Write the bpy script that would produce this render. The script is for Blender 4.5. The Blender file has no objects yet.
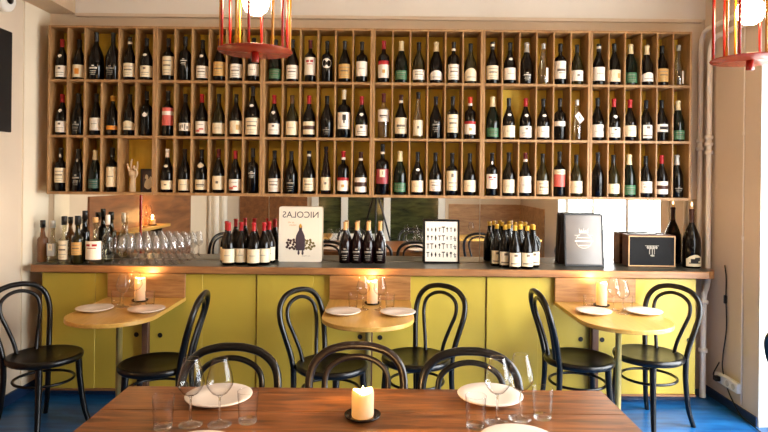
import bpy, math, random
from mathutils import Vector, Matrix
random.seed(7)
PI = math.pi
S = bpy.context.scene
C = S.collection
F = 600.0; HX = 384.0; HY = 179.0; EYE = 1.57; ROLL = 0.0104
cR, sR = math.cos(ROLL), math.sin(ROLL)

def at(px, py, Y):
    x = (px-HX)/F*Y; y = -(py-HY)/F*Y
    return (x*cR - y*sR, Y, EYE + x*sR + y*cR)
def X_(px, Y, py=300): return at(px, py, Y)[0]

# ------------------------------------------------------------------ materials
def lin(c):
    return tuple((v/255/12.92 if v/255 <= .04045 else ((v/255+.055)/1.055)**2.4) for v in c[:3]) + (1,)
_m = {}
def new_mat(name):
    m = bpy.data.materials.new(name); m.use_nodes = True
    nt = m.node_tree; nt.nodes.clear()
    out = nt.nodes.new('ShaderNodeOutputMaterial')
    return m, nt, out
def mat(name, col, rough=.5, metal=0, noise=.06, nscale=8, bump=0, emit=None, spec=.5, sub=0, coat=0):
    if name in _m: return _m[name]
    m, nt, out = new_mat(name)
    b = nt.nodes.new('ShaderNodeBsdfPrincipled'); nt.links.new(b.outputs[0], out.inputs[0])
    b.inputs['Roughness'].default_value = rough; b.inputs['Metallic'].default_value = metal
    b.inputs['Specular IOR Level'].default_value = spec; b.inputs['Coat Weight'].default_value = coat
    c = lin(col); b.inputs['Base Color'].default_value = c
    if noise:
        tc = nt.nodes.new('ShaderNodeTexCoord'); n = nt.nodes.new('ShaderNodeTexNoise')
        n.inputs['Scale'].default_value = nscale; n.inputs['Detail'].default_value = 4
        nt.links.new(tc.outputs['Object'], n.inputs['Vector'])
        r = nt.nodes.new('ShaderNodeValToRGB')
        r.color_ramp.elements[0].position = .3; r.color_ramp.elements[1].position = .7
        r.color_ramp.elements[0].color = tuple(max(0, v*(1-noise*2)) for v in c[:3])+(1,)
        r.color_ramp.elements[1].color = tuple(min(1, v*(1+noise)) for v in c[:3])+(1,)
        nt.links.new(n.outputs['Fac'], r.inputs['Fac']); nt.links.new(r.outputs['Color'], b.inputs['Base Color'])
        if bump:
            bp = nt.nodes.new('ShaderNodeBump'); bp.inputs['Strength'].default_value = bump; bp.inputs['Distance'].default_value = .01
            nt.links.new(n.outputs['Fac'], bp.inputs['Height']); nt.links.new(bp.outputs[0], b.inputs['Normal'])
    if emit:
        b.inputs['Emission Color'].default_value = lin(emit[0]); b.inputs['Emission Strength'].default_value = emit[1]
    if sub:
        b.inputs['Subsurface Weight'].default_value = sub; b.inputs['Subsurface Radius'].default_value = (.03, .015, .006)
    _m[name] = m; return m
def wood(name, c0, c1, rough=.45, scale=(1, 12, 12), n=3.0, dark=None, coat=0):
    if name in _m: return _m[name]
    m, nt, out = new_mat(name)
    b = nt.nodes.new('ShaderNodeBsdfPrincipled'); nt.links.new(b.outputs[0], out.inputs[0])
    b.inputs['Roughness'].default_value = rough; b.inputs['Coat Weight'].default_value = coat
    tc = nt.nodes.new('ShaderNodeTexCoord'); mp = nt.nodes.new('ShaderNodeMapping')
    mp.inputs['Scale'].default_value = scale
    nt.links.new(tc.outputs['Object'], mp.inputs['Vector'])
    n1 = nt.nodes.new('ShaderNodeTexNoise'); n1.inputs['Scale'].default_value = n; n1.inputs['Detail'].default_value = 8
    n1.inputs['Roughness'].default_value = .62; n1.inputs['Distortion'].default_value = .6
    nt.links.new(mp.outputs[0], n1.inputs['Vector'])
    r = nt.nodes.new('ShaderNodeValToRGB'); e = r.color_ramp.elements
    e[0].position = .32; e[0].color = lin(c0); e[1].position = .66; e[1].color = lin(c1)
    if dark:
        x = e.new(.22); x.color = lin(dark)
    nt.links.new(n1.outputs['Fac'], r.inputs['Fac']); nt.links.new(r.outputs['Color'], b.inputs['Base Color'])
    bp = nt.nodes.new('ShaderNodeBump'); bp.inputs['Strength'].default_value = .15; bp.inputs['Distance'].default_value = .004
    nt.links.new(n1.outputs['Fac'], bp.inputs['Height']); nt.links.new(bp.outputs[0], b.inputs['Normal'])
    _m[name] = m; return m
def thin_glass(name, tint=(255, 255, 255), lo=.05, hi=.75, power=3.0, rough=.02, edge=1):
    m, nt, out = new_mat(name)
    t = nt.nodes.new('ShaderNodeBsdfTransparent'); t.inputs[0].default_value = lin(tint)
    g = nt.nodes.new('ShaderNodeBsdfGlossy'); g.inputs['Roughness'].default_value = rough
    if edge < 1:
        lw2 = nt.nodes.new('ShaderNodeLayerWeight'); lw2.inputs['Blend'].default_value = .5
        p2 = nt.nodes.new('ShaderNodeMath'); p2.operation = 'POWER'; p2.inputs[1].default_value = 3
        nt.links.new(lw2.outputs['Facing'], p2.inputs[0])
        cr = nt.nodes.new('ShaderNodeMix'); cr.data_type = 'RGBA'
        cr.inputs['A'].default_value = lin(tint); cr.inputs['B'].default_value = (edge, edge, edge, 1)
        nt.links.new(p2.outputs[0], cr.inputs['Factor']); nt.links.new(cr.outputs['Result'], t.inputs[0])
    lw = nt.nodes.new('ShaderNodeLayerWeight'); lw.inputs['Blend'].default_value = .5
    p = nt.nodes.new('ShaderNodeMath'); p.operation = 'POWER'; p.inputs[1].default_value = power
    nt.links.new(lw.outputs['Facing'], p.inputs[0])
    mr = nt.nodes.new('ShaderNodeMapRange'); mr.inputs['To Min'].default_value = lo; mr.inputs['To Max'].default_value = hi
    nt.links.new(p.outputs[0], mr.inputs['Value'])
    mx = nt.nodes.new('ShaderNodeMixShader')
    nt.links.new(mr.outputs[0], mx.inputs[0]); nt.links.new(t.outputs[0], mx.inputs[1]); nt.links.new(g.outputs[0], mx.inputs[2])
    nt.links.new(mx.outputs[0], out.inputs[0])
    return m
def real_glass(name, mixf=.6):
    m, nt, out = new_mat(name)
    t = nt.nodes.new('ShaderNodeBsdfTransparent'); g = nt.nodes.new('ShaderNodeBsdfGlass'); g.inputs['IOR'].default_value = 1.45; g.inputs['Roughness'].default_value = 0
    mx = nt.nodes.new('ShaderNodeMixShader'); mx.inputs[0].default_value = mixf
    nt.links.new(t.outputs[0], mx.inputs[1]); nt.links.new(g.outputs[0], mx.inputs[2]); nt.links.new(mx.outputs[0], out.inputs[0])
    return m
def emis(name, col, s):
    m, nt, out = new_mat(name)
    e = nt.nodes.new('ShaderNodeEmission'); e.inputs[0].default_value = lin(col); e.inputs[1].default_value = s
    nt.links.new(e.outputs[0], out.inputs[0]); return m
def wax_mat():
    m, nt, out = new_mat('wax')
    d = nt.nodes.new('ShaderNodeBsdfDiffuse'); d.inputs[0].default_value = lin((245, 228, 200))
    t = nt.nodes.new('ShaderNodeBsdfTranslucent'); t.inputs[0].default_value = lin((255, 226, 170))
    mx = nt.nodes.new('ShaderNodeMixShader'); mx.inputs[0].default_value = .55
    nt.links.new(d.outputs[0], mx.inputs[1]); nt.links.new(t.outputs[0], mx.inputs[2]); nt.links.new(mx.outputs[0], out.inputs[0])
    return m

RACK = wood('rack_oak', (138, 100, 60), (178, 136, 88), .5, (3, 3, 1.0), 6)
RACKH = RACK
YEL = mat('yellow_back', (236, 196, 62), .6, noise=.10, nscale=5)
DOORY = mat('yellow_door', (194, 168, 62), .42, noise=.04, nscale=3)
EDGE = wood('edge_wood', (128, 84, 48), (170, 118, 70), .4, (1, 14, 14), 3)
SLATE = mat('worktop_slate', (66, 66, 58), .3, noise=.12, nscale=12)
PANEL = wood('panel_oak', (138, 92, 48), (182, 132, 78), .42, (1, 10, 10), 4)
PINE = wood('table_pine', (190, 144, 66), (208, 164, 84), .32, (14, 1, 14), 2.0)
WALNUT = wood('near_table_wood', (70, 40, 18), (154, 94, 46), .32, (1.0, 8, 8), 4.0, dark=(50, 28, 16))
WOODW = wood('wainscot', (104, 62, 30), (150, 96, 52), .5, (9, 1, 9), 1.6)
WOODP = wood('rear_oak_daylit', (150, 104, 62), (196, 150, 100), .5, (2, 9, 9), 1.6)  # oak panelling, colour lightened to carry daylight on the rear wall
BLK = mat('black_lacquer', (11, 9, 8), .28, noise=0, spec=.4)
BRN = mat('brown_lacquer', (34, 23, 18), .3, noise=0, spec=.4)
WALL = mat('wall_paint', (216, 198, 174), .8, noise=.03, nscale=2)
WALLW = mat('pilaster_paint', (236, 222, 196), .8, noise=.03, nscale=2)
WHITE = mat('white_paint', (240, 238, 230), .45, noise=.02)
CEIL = mat('ceiling_paint', (232, 212, 190), .9, noise=.02)
NAVY = mat('navy_board', (22, 48, 84), .5, noise=.05)
PIPEM = mat('pipe_paint', (240, 230, 214), .4, noise=.03)
PLATE = mat('plate_ceramic', (236, 222, 206), .25, noise=.02)
DISHM = mat('candle_dish', (24, 16, 12), .2, noise=0)
WAX = wax_mat()
FLAME = emis('flame', (255, 205, 120), 60)
BULB = emis('bulb_glow', (255, 220, 172), 76)
RED = mat('lamp_red', (150, 24, 10), .25, noise=0, coat=.3)
YELR = mat('lamp_yellow', (190, 128, 34), .25, noise=0, coat=.3)
GLR = thin_glass('rack_glass', lo=.12, hi=.9, power=2.4, edge=.5)
GLS = real_glass('stem_glass', .6)
GL = thin_glass('clear_glass', lo=.035, hi=.62, power=3.2, edge=.25)
PANE = thin_glass('window_glass', lo=.02, hi=.4, power=4)
INK = mat('ink', (40, 34, 30), .7, noise=0)
INKM = mat('label_ink', (112, 98, 84), .7, noise=0)
INKG = mat('print_grey', (150, 142, 128), .6, noise=0)
INKW = mat('print_white', (228, 220, 204), .6, noise=0)
BODY = mat('bottle_dark_glass', (7, 5, 4), .10, noise=0, spec=.32)
BODYG = mat('bottle_green_glass', (4, 15, 7), .10, noise=0, spec=.35)
BODYO = mat('bottle_olive_glass', (40, 34, 12), .10, noise=0, spec=.35)
BODYR = mat('bottle_rose_glass', (18, 5, 7), .10, noise=0, spec=.35)
CLR = thin_glass('bottle_clear_glass', (232, 228, 208), lo=.10, hi=.8, power=2)
COLS = {
 'black': (18, 15, 14), 'red': (170, 22, 28), 'darkred': (92, 18, 18), 'white': (242, 232, 216), 'cream': (234, 218, 184),
 'tan': (206, 162, 92), 'gold': (214, 160, 60), 'orange': (222, 140, 40), 'brown': (70, 36, 20), 'foil': (222, 204, 160), 'silver': (186, 184, 176),
 'green': (54, 104, 66), 'teal': (40, 84, 72), 'pink': (214, 96, 84), 'maroon': (150, 52, 56), 'amber': (92, 60, 24), 'orangered': (208, 62, 28), 'yellow': (206, 158, 44),
 'cork': (206, 160, 104), 'wine': (88, 14, 24)}
def cm(n): return mat('paint_'+n, COLS[n], .45 if n not in ('silver', 'foil') else .3, noise=0, metal=.3 if n == 'silver' else 0)

# ------------------------------------------------------------------ mesh collector
class MB:
    def __init__(s): s.v = []; s.f = []; s.mi = []; s.sm = []
    def add(s, vs, fs, mi=0, smooth=False):
        o = len(s.v); s.v += [tuple(v) for v in vs]
        for f in fs: s.f.append([o+i for i in f]); s.mi.append(mi); s.sm.append(smooth)
        return s
    def box(s, x0, x1, y0, y1, z0, z1, mi=0):
        vs = [(x, y, z) for x in (x0, x1) for y in (y0, y1) for z in (z0, z1)]
        return s.add(vs, [(0, 1, 3, 2), (4, 6, 7, 5), (0, 4, 5, 1), (2, 3, 7, 6), (0, 2, 6, 4), (1, 5, 7, 3)], mi)
    def bbox(s, x0, x1, y0, y1, z0, z1, b=.004, mi=0):
        # box with bevelled edges
        xs, ys, zs = (x0, x1), (y0, y1), (z0, z1); V = []; idx = {}
        for i in (0, 1):
            for j in (0, 1):
                for k in (0, 1):
                    for ax in range(3):
                        p = [xs[i], ys[j], zs[k]]
                        for a, (q, lohi) in enumerate(((i, xs), (j, ys), (k, zs))):
                            if a != ax: p[a] += b if q == 0 else -b
                        idx[(i, j, k, ax)] = len(V); V.append(p)
        Fs = []
        for ax in range(3):
            o1, o2 = [a for a in range(3) if a != ax]
            for side in (0, 1):
                q = []
                for a, c in ((0, 0), (1, 0), (1, 1), (0, 1)):
                    t = [0, 0, 0]; t[ax] = side; t[o1] = a; t[o2] = c
                    q.append(idx[(t[0], t[1], t[2], ax)])
                Fs.append(q)
        for ax in range(3):   # edges along ax
            o1, o2 = [a for a in range(3) if a != ax]
            for a in (0, 1):
                for c in (0, 1):
                    t0 = [0, 0, 0]; t0[o1] = a; t0[o2] = c; t1 = list(t0); t1[ax] = 1
                    Fs.append([idx[(*t0, o1)], idx[(*t1, o1)], idx[(*t1, o2)], idx[(*t0, o2)]])
        for i in (0, 1):
            for j in (0, 1):
                for k in (0, 1): Fs.append([idx[(i, j, k, 0)], idx[(i, j, k, 1)], idx[(i, j, k, 2)]])
        return s.add(V, Fs, mi)
    def lathe(s, prof, n=24, c=(0, 0, 0), mi=0, closed=False, smooth=True):
        V = []; Fs = []
        for r, z in prof:
            for k in range(n):
                a = 2*PI*k/n; V.append((c[0]+r*math.cos(a), c[1]+r*math.sin(a), c[2]+z))
        m = len(prof)
        for i in range(m-1):
            for k in range(n):
                k2 = (k+1) % n
                Fs.append((i*n+k, i*n+k2, (i+1)*n+k2, (i+1)*n+k))
        s.add(V, Fs, mi, smooth)
        if not closed:
            if prof[0][0] > 1e-5: s.add(V[:n], [tuple(reversed(range(n)))], mi)
            if prof[-1][0] > 1e-5: s.add(V[-n:], [tuple(range(n))], mi)
        return s
    def tube(s, pts, r, n=10, mi=0, cyclic=False, caps=True):
        P = [Vector(p) for p in pts]; m = len(P)
        rs = r if isinstance(r, (list, tuple)) else [r]*m
        V = []; up = None
        for i, p in enumerate(P):
            if cyclic: d = P[(i+1) % m]-P[i-1]
            else: d = (P[min(i+1, m-1)]-P[max(i-1, 0)])
            d.normalize()
            if up is None:
                up = Vector((0, 0, 1)) if abs(d.z) < .9 else Vector((1, 0, 0))
            a = up - d*up.dot(d); a.normalize(); up = a; b = d.cross(a)
            for k in range(n):
                t = 2*PI*k/n; V.append(p+(a*math.cos(t)+b*math.sin(t))*rs[i])
        Fs = []
        for i in range(m if cyclic else m-1):
            j = (i+1) % m
            for k in range(n):
                k2 = (k+1) % n; Fs.append((i*n+k, i*n+k2, j*n+k2, j*n+k))
        s.add(V, Fs, mi, True)
        if caps and not cyclic:
            s.add(V[:n], [tuple(reversed(range(n)))], mi); s.add(V[-n:], [tuple(range(n))], mi)
        return s
    def prism(s, poly, z0, z1, mi=0):
        n = len(poly)
        V = [(x, y, z0) for x, y in poly]+[(x, y, z1) for x, y in poly]
        Fs = [tuple(reversed(range(n))), tuple(range(n, 2*n))]+[(i, (i+1) % n, n+(i+1) % n, n+i) for i in range(n)]
        return s.add(V, Fs, mi)
    def patch(s, r, z0, z1, a0=-70, a1=70, n=10, c=(0, 0), mi=0):
        V = []; Fs = []
        for k in range(n+1):
            a = math.radians(-90+a0+(a1-a0)*k/n)
            for z in (z0, z1): V.append((c[0]+r*math.cos(a), c[1]+r*math.sin(a), z))
        for k in range(n): Fs.append((2*k, 2*k+2, 2*k+3, 2*k+1))
        return s.add(V, Fs, mi, True)
    def build(s, name, mats, parent=None, bev=0):
        me = bpy.data.meshes.new(name); me.from_pydata(s.v, [], s.f)
        mats = mats if isinstance(mats, (list, tuple)) else [mats]
        for m in mats: me.materials.append(m)
        me.polygons.foreach_set('material_index', s.mi); me.polygons.foreach_set('use_smooth', s.sm)
        me.update()
        o = bpy.data.objects.new(name, me); C.objects.link(o)
        if parent: o.parent = parent
        return o
def sp(pts, n=6):
    # Catmull-Rom through points
    P = [Vector(p) for p in pts]; out = []
    for i in range(len(P)-1):
        p0 = P[i-1] if i else P[0]*2-P[1]; p1 = P[i]; p2 = P[i+1]; p3 = P[i+2] if i+2 < len(P) else P[-1]*2-P[-2]
        for k in range(n):
            t = k/n
            out.append(.5*((2*p1)+(-p0+p2)*t+(2*p0-5*p1+4*p2-p3)*t*t+(-p0+3*p1-3*p2+p3)*t**3))
    out.append(P[-1]); return out
def tag(o, label, cat, group=None):
    o['label'] = label; o['category'] = cat
    if group: o['group'] = group
    return o
def thing(name, label, cat, loc=(0, 0, 0), rz=0, group=None):
    o = bpy.data.objects.new(name, None); C.objects.link(o); o.empty_display_size = .05
    o.location = loc; o.rotation_euler = (0, 0, rz)
    return tag(o, label, cat, group)
def struct(o): o['kind'] = 'structure'; return o
def kids(o): return [c for c in bpy.data.objects if c.parent == o]
def dup(root, loc, rz=None, label=None, group=None):
    r = root.copy(); C.objects.link(r); r.location = loc
    if rz is not None: r.rotation_euler = (0, 0, rz)
    if label: r['label'] = label
    if group: r['group'] = group
    for ch in kids(root):
        c = ch.copy(); C.objects.link(c); c.parent = r
        for g in kids(ch):
            d = g.copy(); C.objects.link(d); d.parent = c
    return r

# ------------------------------------------------------------------ camera
cam_d = bpy.data.cameras.new('camera'); cam = bpy.data.objects.new('camera', cam_d); C.objects.link(cam)
cam_d.sensor_width = 36; cam_d.sensor_fit = 'HORIZONTAL'; cam_d.lens = F/768*36
cam_d.shift_y = -(216-HY)/768; cam_d.clip_start = .02
M = Matrix(((cR, -sR, 0), (0, 0, -1), (sR, cR, 0)))
cam.matrix_world = Matrix.Translation((0, 0, EYE)) @ M.to_4x4()
S.camera = cam

# ------------------------------------------------------------------ setting
XL, XR, YB, YR, ZC = -2.56, 2.42, 4.56, -1.5, 3.1
WY0, WY1, WZ = .78, 3.86, 2.36
def planks_floor():
    m, nt, out = new_mat('blue_floor')
    b = nt.nodes.new('ShaderNodeBsdfPrincipled'); nt.links.new(b.outputs[0], out.inputs[0])
    b.inputs['Roughness'].default_value = .3
    tc = nt.nodes.new('ShaderNodeTexCoord'); n = nt.nodes.new('ShaderNodeTexNoise'); n.inputs['Scale'].default_value = 3; n.inputs['Detail'].default_value = 6
    mp = nt.nodes.new('ShaderNodeMapping'); mp.inputs['Scale'].default_value = (1, 6, 1)
    nt.links.new(tc.outputs['Object'], mp.inputs[0]); nt.links.new(mp.outputs[0], n.inputs[0])
    r = nt.nodes.new('ShaderNodeValToRGB'); r.color_ramp.elements[0].position = .3; r.color_ramp.elements[1].position = .7
    r.color_ramp.elements[0].color = lin((10, 62, 116)); r.color_ramp.elements[1].color = lin((36, 112, 176))
    nt.links.new(n.outputs[0], r.inputs[0]); nt.links.new(r.outputs[0], b.inputs['Base Color'])
    return m
struct(MB().box(XL-.1, XR+.1, YR-.1, YB+.1, -.05, 0).build('floor', planks_floor()))
struct(MB().box(XL-.1, XR+.1, YR-.1, YB+.1, ZC, ZC+.1).build('ceiling', CEIL))
struct(MB().box(XL-.1, XR+.1, YB, YB+.1, 0, ZC).build('wall_back', WALL))
struct(MB().box(XL-.1, XL, YR, YB, 0, ZC).build('wall_left', WALL))
w = MB(); w.box(XR, XR+.12, WY1, YB, 0, ZC); w.box(XR, XR+.12, WY0, WY1, WZ, ZC); w.box(XR, XR+.12, YR, WY0, 0, ZC)
struct(w.build('wall_right', WALL))
struct(MB().box(XL-.1, XR+.1, YR-.1, YR, 0, ZC).build('wall_rear', WALL))
struct(MB().box(XL, -2.35, YR, YB, 2.80, ZC).build('trim_1', mat('beam_paint', (206, 180, 148), .8, noise=.1, nscale=3)))
struct(MB().bbox(-2.35, XR-.03, YB-.035, YB, 2.775, 2.80, .004).build('trim_2', WALL))
struct(MB().box(-2.349, XR, YB-.02, YB-.0005, 2.801, ZC).build('trim_8', mat('soffit_paint', (226, 220, 210), .8, noise=.03, nscale=2)))
struct(MB().box(XL, XL+.012, 4.24, YB, .07, 2.80).build('trim_3', WALLW))
struct(MB().box(XL, XL+.015, YR, YB, 0, .075).build('baseboard_left', NAVY))
struct(MB().box(XR-.012, XR, WY1, YB, 0, .06).build('baseboard_right', NAVY))
struct(MB().bbox(XL, XL+.02, 1.2, 3.92, .08, 1.39, .003).build('trim_4', WOODW))
r = MB(); r.bbox(XL+.02, -1.35, YR, YR+.02, .1, 1.24, .003); struct(r.build('trim_5', WOODW))
r = MB(); r.bbox(1.15, XR, YR, YR+.02, .1, 1.14, .003); struct(r.build('trim_6', WOODP))
struct(MB().bbox(XR-.02, XR, YR+.02, .1, .1, 1.14, .003).build('trim_7', WOODP))
# shop window on the right wall: big panes between white posts
wf = MB()
for y in (WY0, 1.78, 2.80, WY1-.07): wf.bbox(XR+.12, XR+.18, y, y+.07, 0, WZ, .004)
wf.bbox(XR+.12, XR+.18, WY0, WY1, WZ-.07, WZ, .004); wf.bbox(XR+.12, XR+.18, WY0, WY1, 0, .12, .004)
wf.box(XR+.002, XR+.12, WY1-.008, WY1-.0005, 0, WZ); wf.box(XR+.002, XR+.12, WY0, WY0+.008, 0, WZ)
win = struct(wf.build('window_1', WHITE))
MB().box(XR+.148, XR+.152, WY0+.05, WY1-.05, .1, WZ-.05).build('pane', PANE, win)
struct(MB().box(XR+.2, XR+12, -10, 14, -.06, -.02).build('ground_pavement', mat('pavement', (190, 190, 186), .8, noise=.05)))
# rear wall door with glazing
dr = MB()
for x in (-1.27, -.75, 0.0, .96): dr.bbox(x, x+.12, YR, YR+.05, 0, 2.2, .004)
dr.bbox(-1.27, 1.08, YR, YR+.05, 2.1, 2.2, .004); dr.bbox(-1.2, .0, YR+.004, YR+.03, 0.02, .6, .004); dr.bbox(.1, 1.0, YR+.004, YR+.03, .02, .3, .004)
door = struct(dr.build('door_1', WHITE))
MB().box(-1.2, .98, YR+.002, YR+.006, .3, 2.1).build('pane', wood('dark_pane', (26, 28, 22), (78, 84, 48), .1, (1, 1, 5), 3), door)

# ------------------------------------------------------------------ mirror strip
MIR = mat('mirror_silver', (236, 232, 222), .01, metal=1, noise=0)
for x0, x1, lab in ((-2.50, -.872, 'left mirror panel behind the liquor bottles and wine glasses'), (-.868, .728, 'middle mirror panel behind the cards and cork-topped bottles'),
                (.732, 2.40, 'right mirror panel behind the tent sign and wooden crate')):
    tag(MB().bbox(x0, x1, 4.553, 4.559, .945, 1.44, .001).build('mirror_panel', MIR), lab, 'mirror', 'mirror strip above the worktop')

# ------------------------------------------------------------------ racks
RY0, RY1 = 4.36, 4.552
ZT = 2.664; ZB = [2.264, 1.858, 1.447]      # board centres of the three rows
mb_px = [47.3, 154.6, 262.2, 372.3, 482.6, 590.2, 691.8]
mod = [X_(p, RY0, 110) for p in mb_px]
ORD = ['first', 'second', 'third', 'fourth', 'fifth', 'sixth']
RNM = ['leftmost', 'second', 'third', 'fourth', 'fifth', 'rightmost']
ROWN = ['top row', 'middle row', 'bottom row']
RLAB = ['leftmost oak wine rack, holding the hand sculpture in its bottom row', 'second oak wine rack from the left, partly behind the red pendant lamp',
        'third oak wine rack from the left, above the cork-topped bottles', 'fourth oak wine rack from the left, above the framed print',
        'fifth oak wine rack, with two bottles sharing one middle slot', 'rightmost oak wine rack, beside the white wall pipes']
slot = {}
for i in range(6):
    x0, x1 = mod[i]+.001, mod[i+1]-.001; xc = (x0+x1)/2
    t = thing('wine_rack', RLAB[i], 'rack', (xc, RY1, ZB[2]-.012), 0, 'oak wine racks on the wall')
    lx0, lx1 = x0-xc, x1-xc; dy = RY0-RY1; zt = ZT-ZB[2]+.012
    MB().bbox(lx0, lx0+.016, dy, 0, 0, zt, .0015).build('side_panel', RACK, t)
    MB().bbox(lx1-.016, lx1, dy, 0, 0, zt, .0015).build('side_panel', RACK, t)
    MB().bbox(lx0+.016, lx1-.016, dy+.001, 0, zt-.016, zt, .0015).build('top_board', RACK, t)
    zz = [ZB[k]-ZB[2]+.012 for k in range(3)]
    MB().bbox(lx0+.016, lx1-.016, dy, 0, 0, .02, .0015).build('bottom_board', RACK, t)
    for k in (0, 1): MB().bbox(lx0+.016, lx1-.016, dy+.001, 0, zz[k]-.009, zz[k]+.009, .0015).build('shelf_board', RACK, t)
    MB().box(lx0+.016, lx1-.016, -.006, -.001, .02, zt-.016).build('back_panel', YEL, t)
    iw = lx1-lx0-.032; pw = iw/6
    for row in range(3):
        zb = (zz[row]+.009) if row < 2 else .02
        ztp = [zt-.016, zz[0]-.009, zz[1]-.009][row]
        for k in range(1, 6):
            if (i, row, k) in ((0, 0, 3), (0, 2, 5), (4, 1, 2)): continue
            xx = lx0+.016+pw*k
            MB().bbox(xx-.005, xx+.005, dy+.003, -.006, zb, ztp, .001).build('divider', RACK, t)
        for k in range(6): slot[(i, row, k)] = (xc+lx0+.016+pw*(k+.5), ZB[2]-.012+zb)

# ------------------------------------------------------------------ bottles
def profile(ty, H):
    if ty in ('bx', 'bm'):
        R = .0415 if ty == 'bx' else .047
        return R, [(R*.55, .006), (R*.9, 0), (R, .006), (R, .60*H), (R*.93, .64*H), (R*.72, .675*H), (.019, .70*H), (.0148, .74*H), (.014, .95*H), (.0158, .955*H), (.0158, .985*H), (.013, H)]
    if ty in ('bg', 'mg'):
        R = .0452 if ty == 'bg' else .053
        return R, [(R*.55, .006), (R*.9, 0), (R, .006), (R, .42*H), (R*.95, .50*H), (R*.78, .58*H), (R*.57, .66*H), (.018, .74*H), (.0145, .80*H), (.014, .955*H), (.0158, .96*H), (.0158, .985*H), (.013, H)]
    if ty == 'ch':
        R = .046
        return R, [(R*.55, .008), (R*.9, 0), (R, .007), (R, .42*H), (R*.94, .52*H), (R*.76, .61*H), (R*.54, .70*H), (.0195, .78*H), (.0165, .86*H), (.0155, .94*H), (.0185, .95*H), (.0185, .975*H), (.013, H)]
    R = .037
    return R, [(R*.55, .006), (R*.9, 0), (R, .006), (R, .34*H), (R*.9, .44*H), (R*.66, .60*H), (.0165, .76*H), (.0135, .86*H), (.013, .95*H), (.0148, .955*H), (.0148, .985*H), (.012, H)]
def rad_at(prof, z):
    for (r0, z0), (r1, z1) in zip(prof[2:], prof[3:]):
        if z0 <= z <= z1: return r0+(r1-r0)*(z-z0)/max(1e-6, z1-z0)
    return prof[-1][0]
_cache = {}
def sleeve(prof, z0, z1, off, a0=-180, a1=180, n=16, steps=5):
    m = MB(); V = []; Fs = []
    zs = sorted(set([z0, z1]+[z for r, z in prof[2:] if z0 < z < z1]))
    for z in zs:
        r = rad_at(prof, z)+off
        for k in range(n+1):
            a = math.radians(-90+a0+(a1-a0)*k/n); V.append((r*math.cos(a), r*math.sin(a), z))
    for i in range(len(zs)-1):
        for k in range(n): Fs.append((i*(n+1)+k, i*(n+1)+k+1, (i+1)*(n+1)+k+1, (i+1)*(n+1)+k))
    m.add(V, Fs, 0, True)
    if a1-a0 >= 359 and z1 >= prof[-1][1]-.001: m.add(V[-(n+1):-1], [tuple(range(n))], 0)
    return m
def oval(R, z, w, h, off=.0012, n=14, shape='oval'):
    V = []
    for k in range(n):
        a = 2*PI*k/n; u = math.cos(a)*w; v = math.sin(a)*h
        if shape == 'shield': u *= (1 if v > 0 else 1+.75*v/h)
        if shape == 'tri': v = h*(1 if k % 14 == 3 else math.sin(a)); u = w*math.cos(a)*(1-max(0, math.sin(a)))
        V.append((R, u, v))
    return V
def add_oval(m, prof, z, w, h, mi=0, shape='oval', off=.0015):
    n = 14; V = []
    for k in range(n):
        a = 2*PI*k/n; u = math.cos(a)*w; v = math.sin(a)*h
        if shape == 'shield' and v < 0: u *= 1+.8*v/h
        if shape == 'tri': u *= 1-max(-.0, (v/h)*.9) if v > 0 else 1
        r = rad_at(prof, z+v)+off; th = u/r-PI/2
        V.append((r*math.cos(th), r*math.sin(th), z+v))
    r = rad_at(prof, z)+off; V.append((0, -r, z))
    m.add(V, [(k, (k+1) % n, n) for k in range(n)], mi, True)
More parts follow.
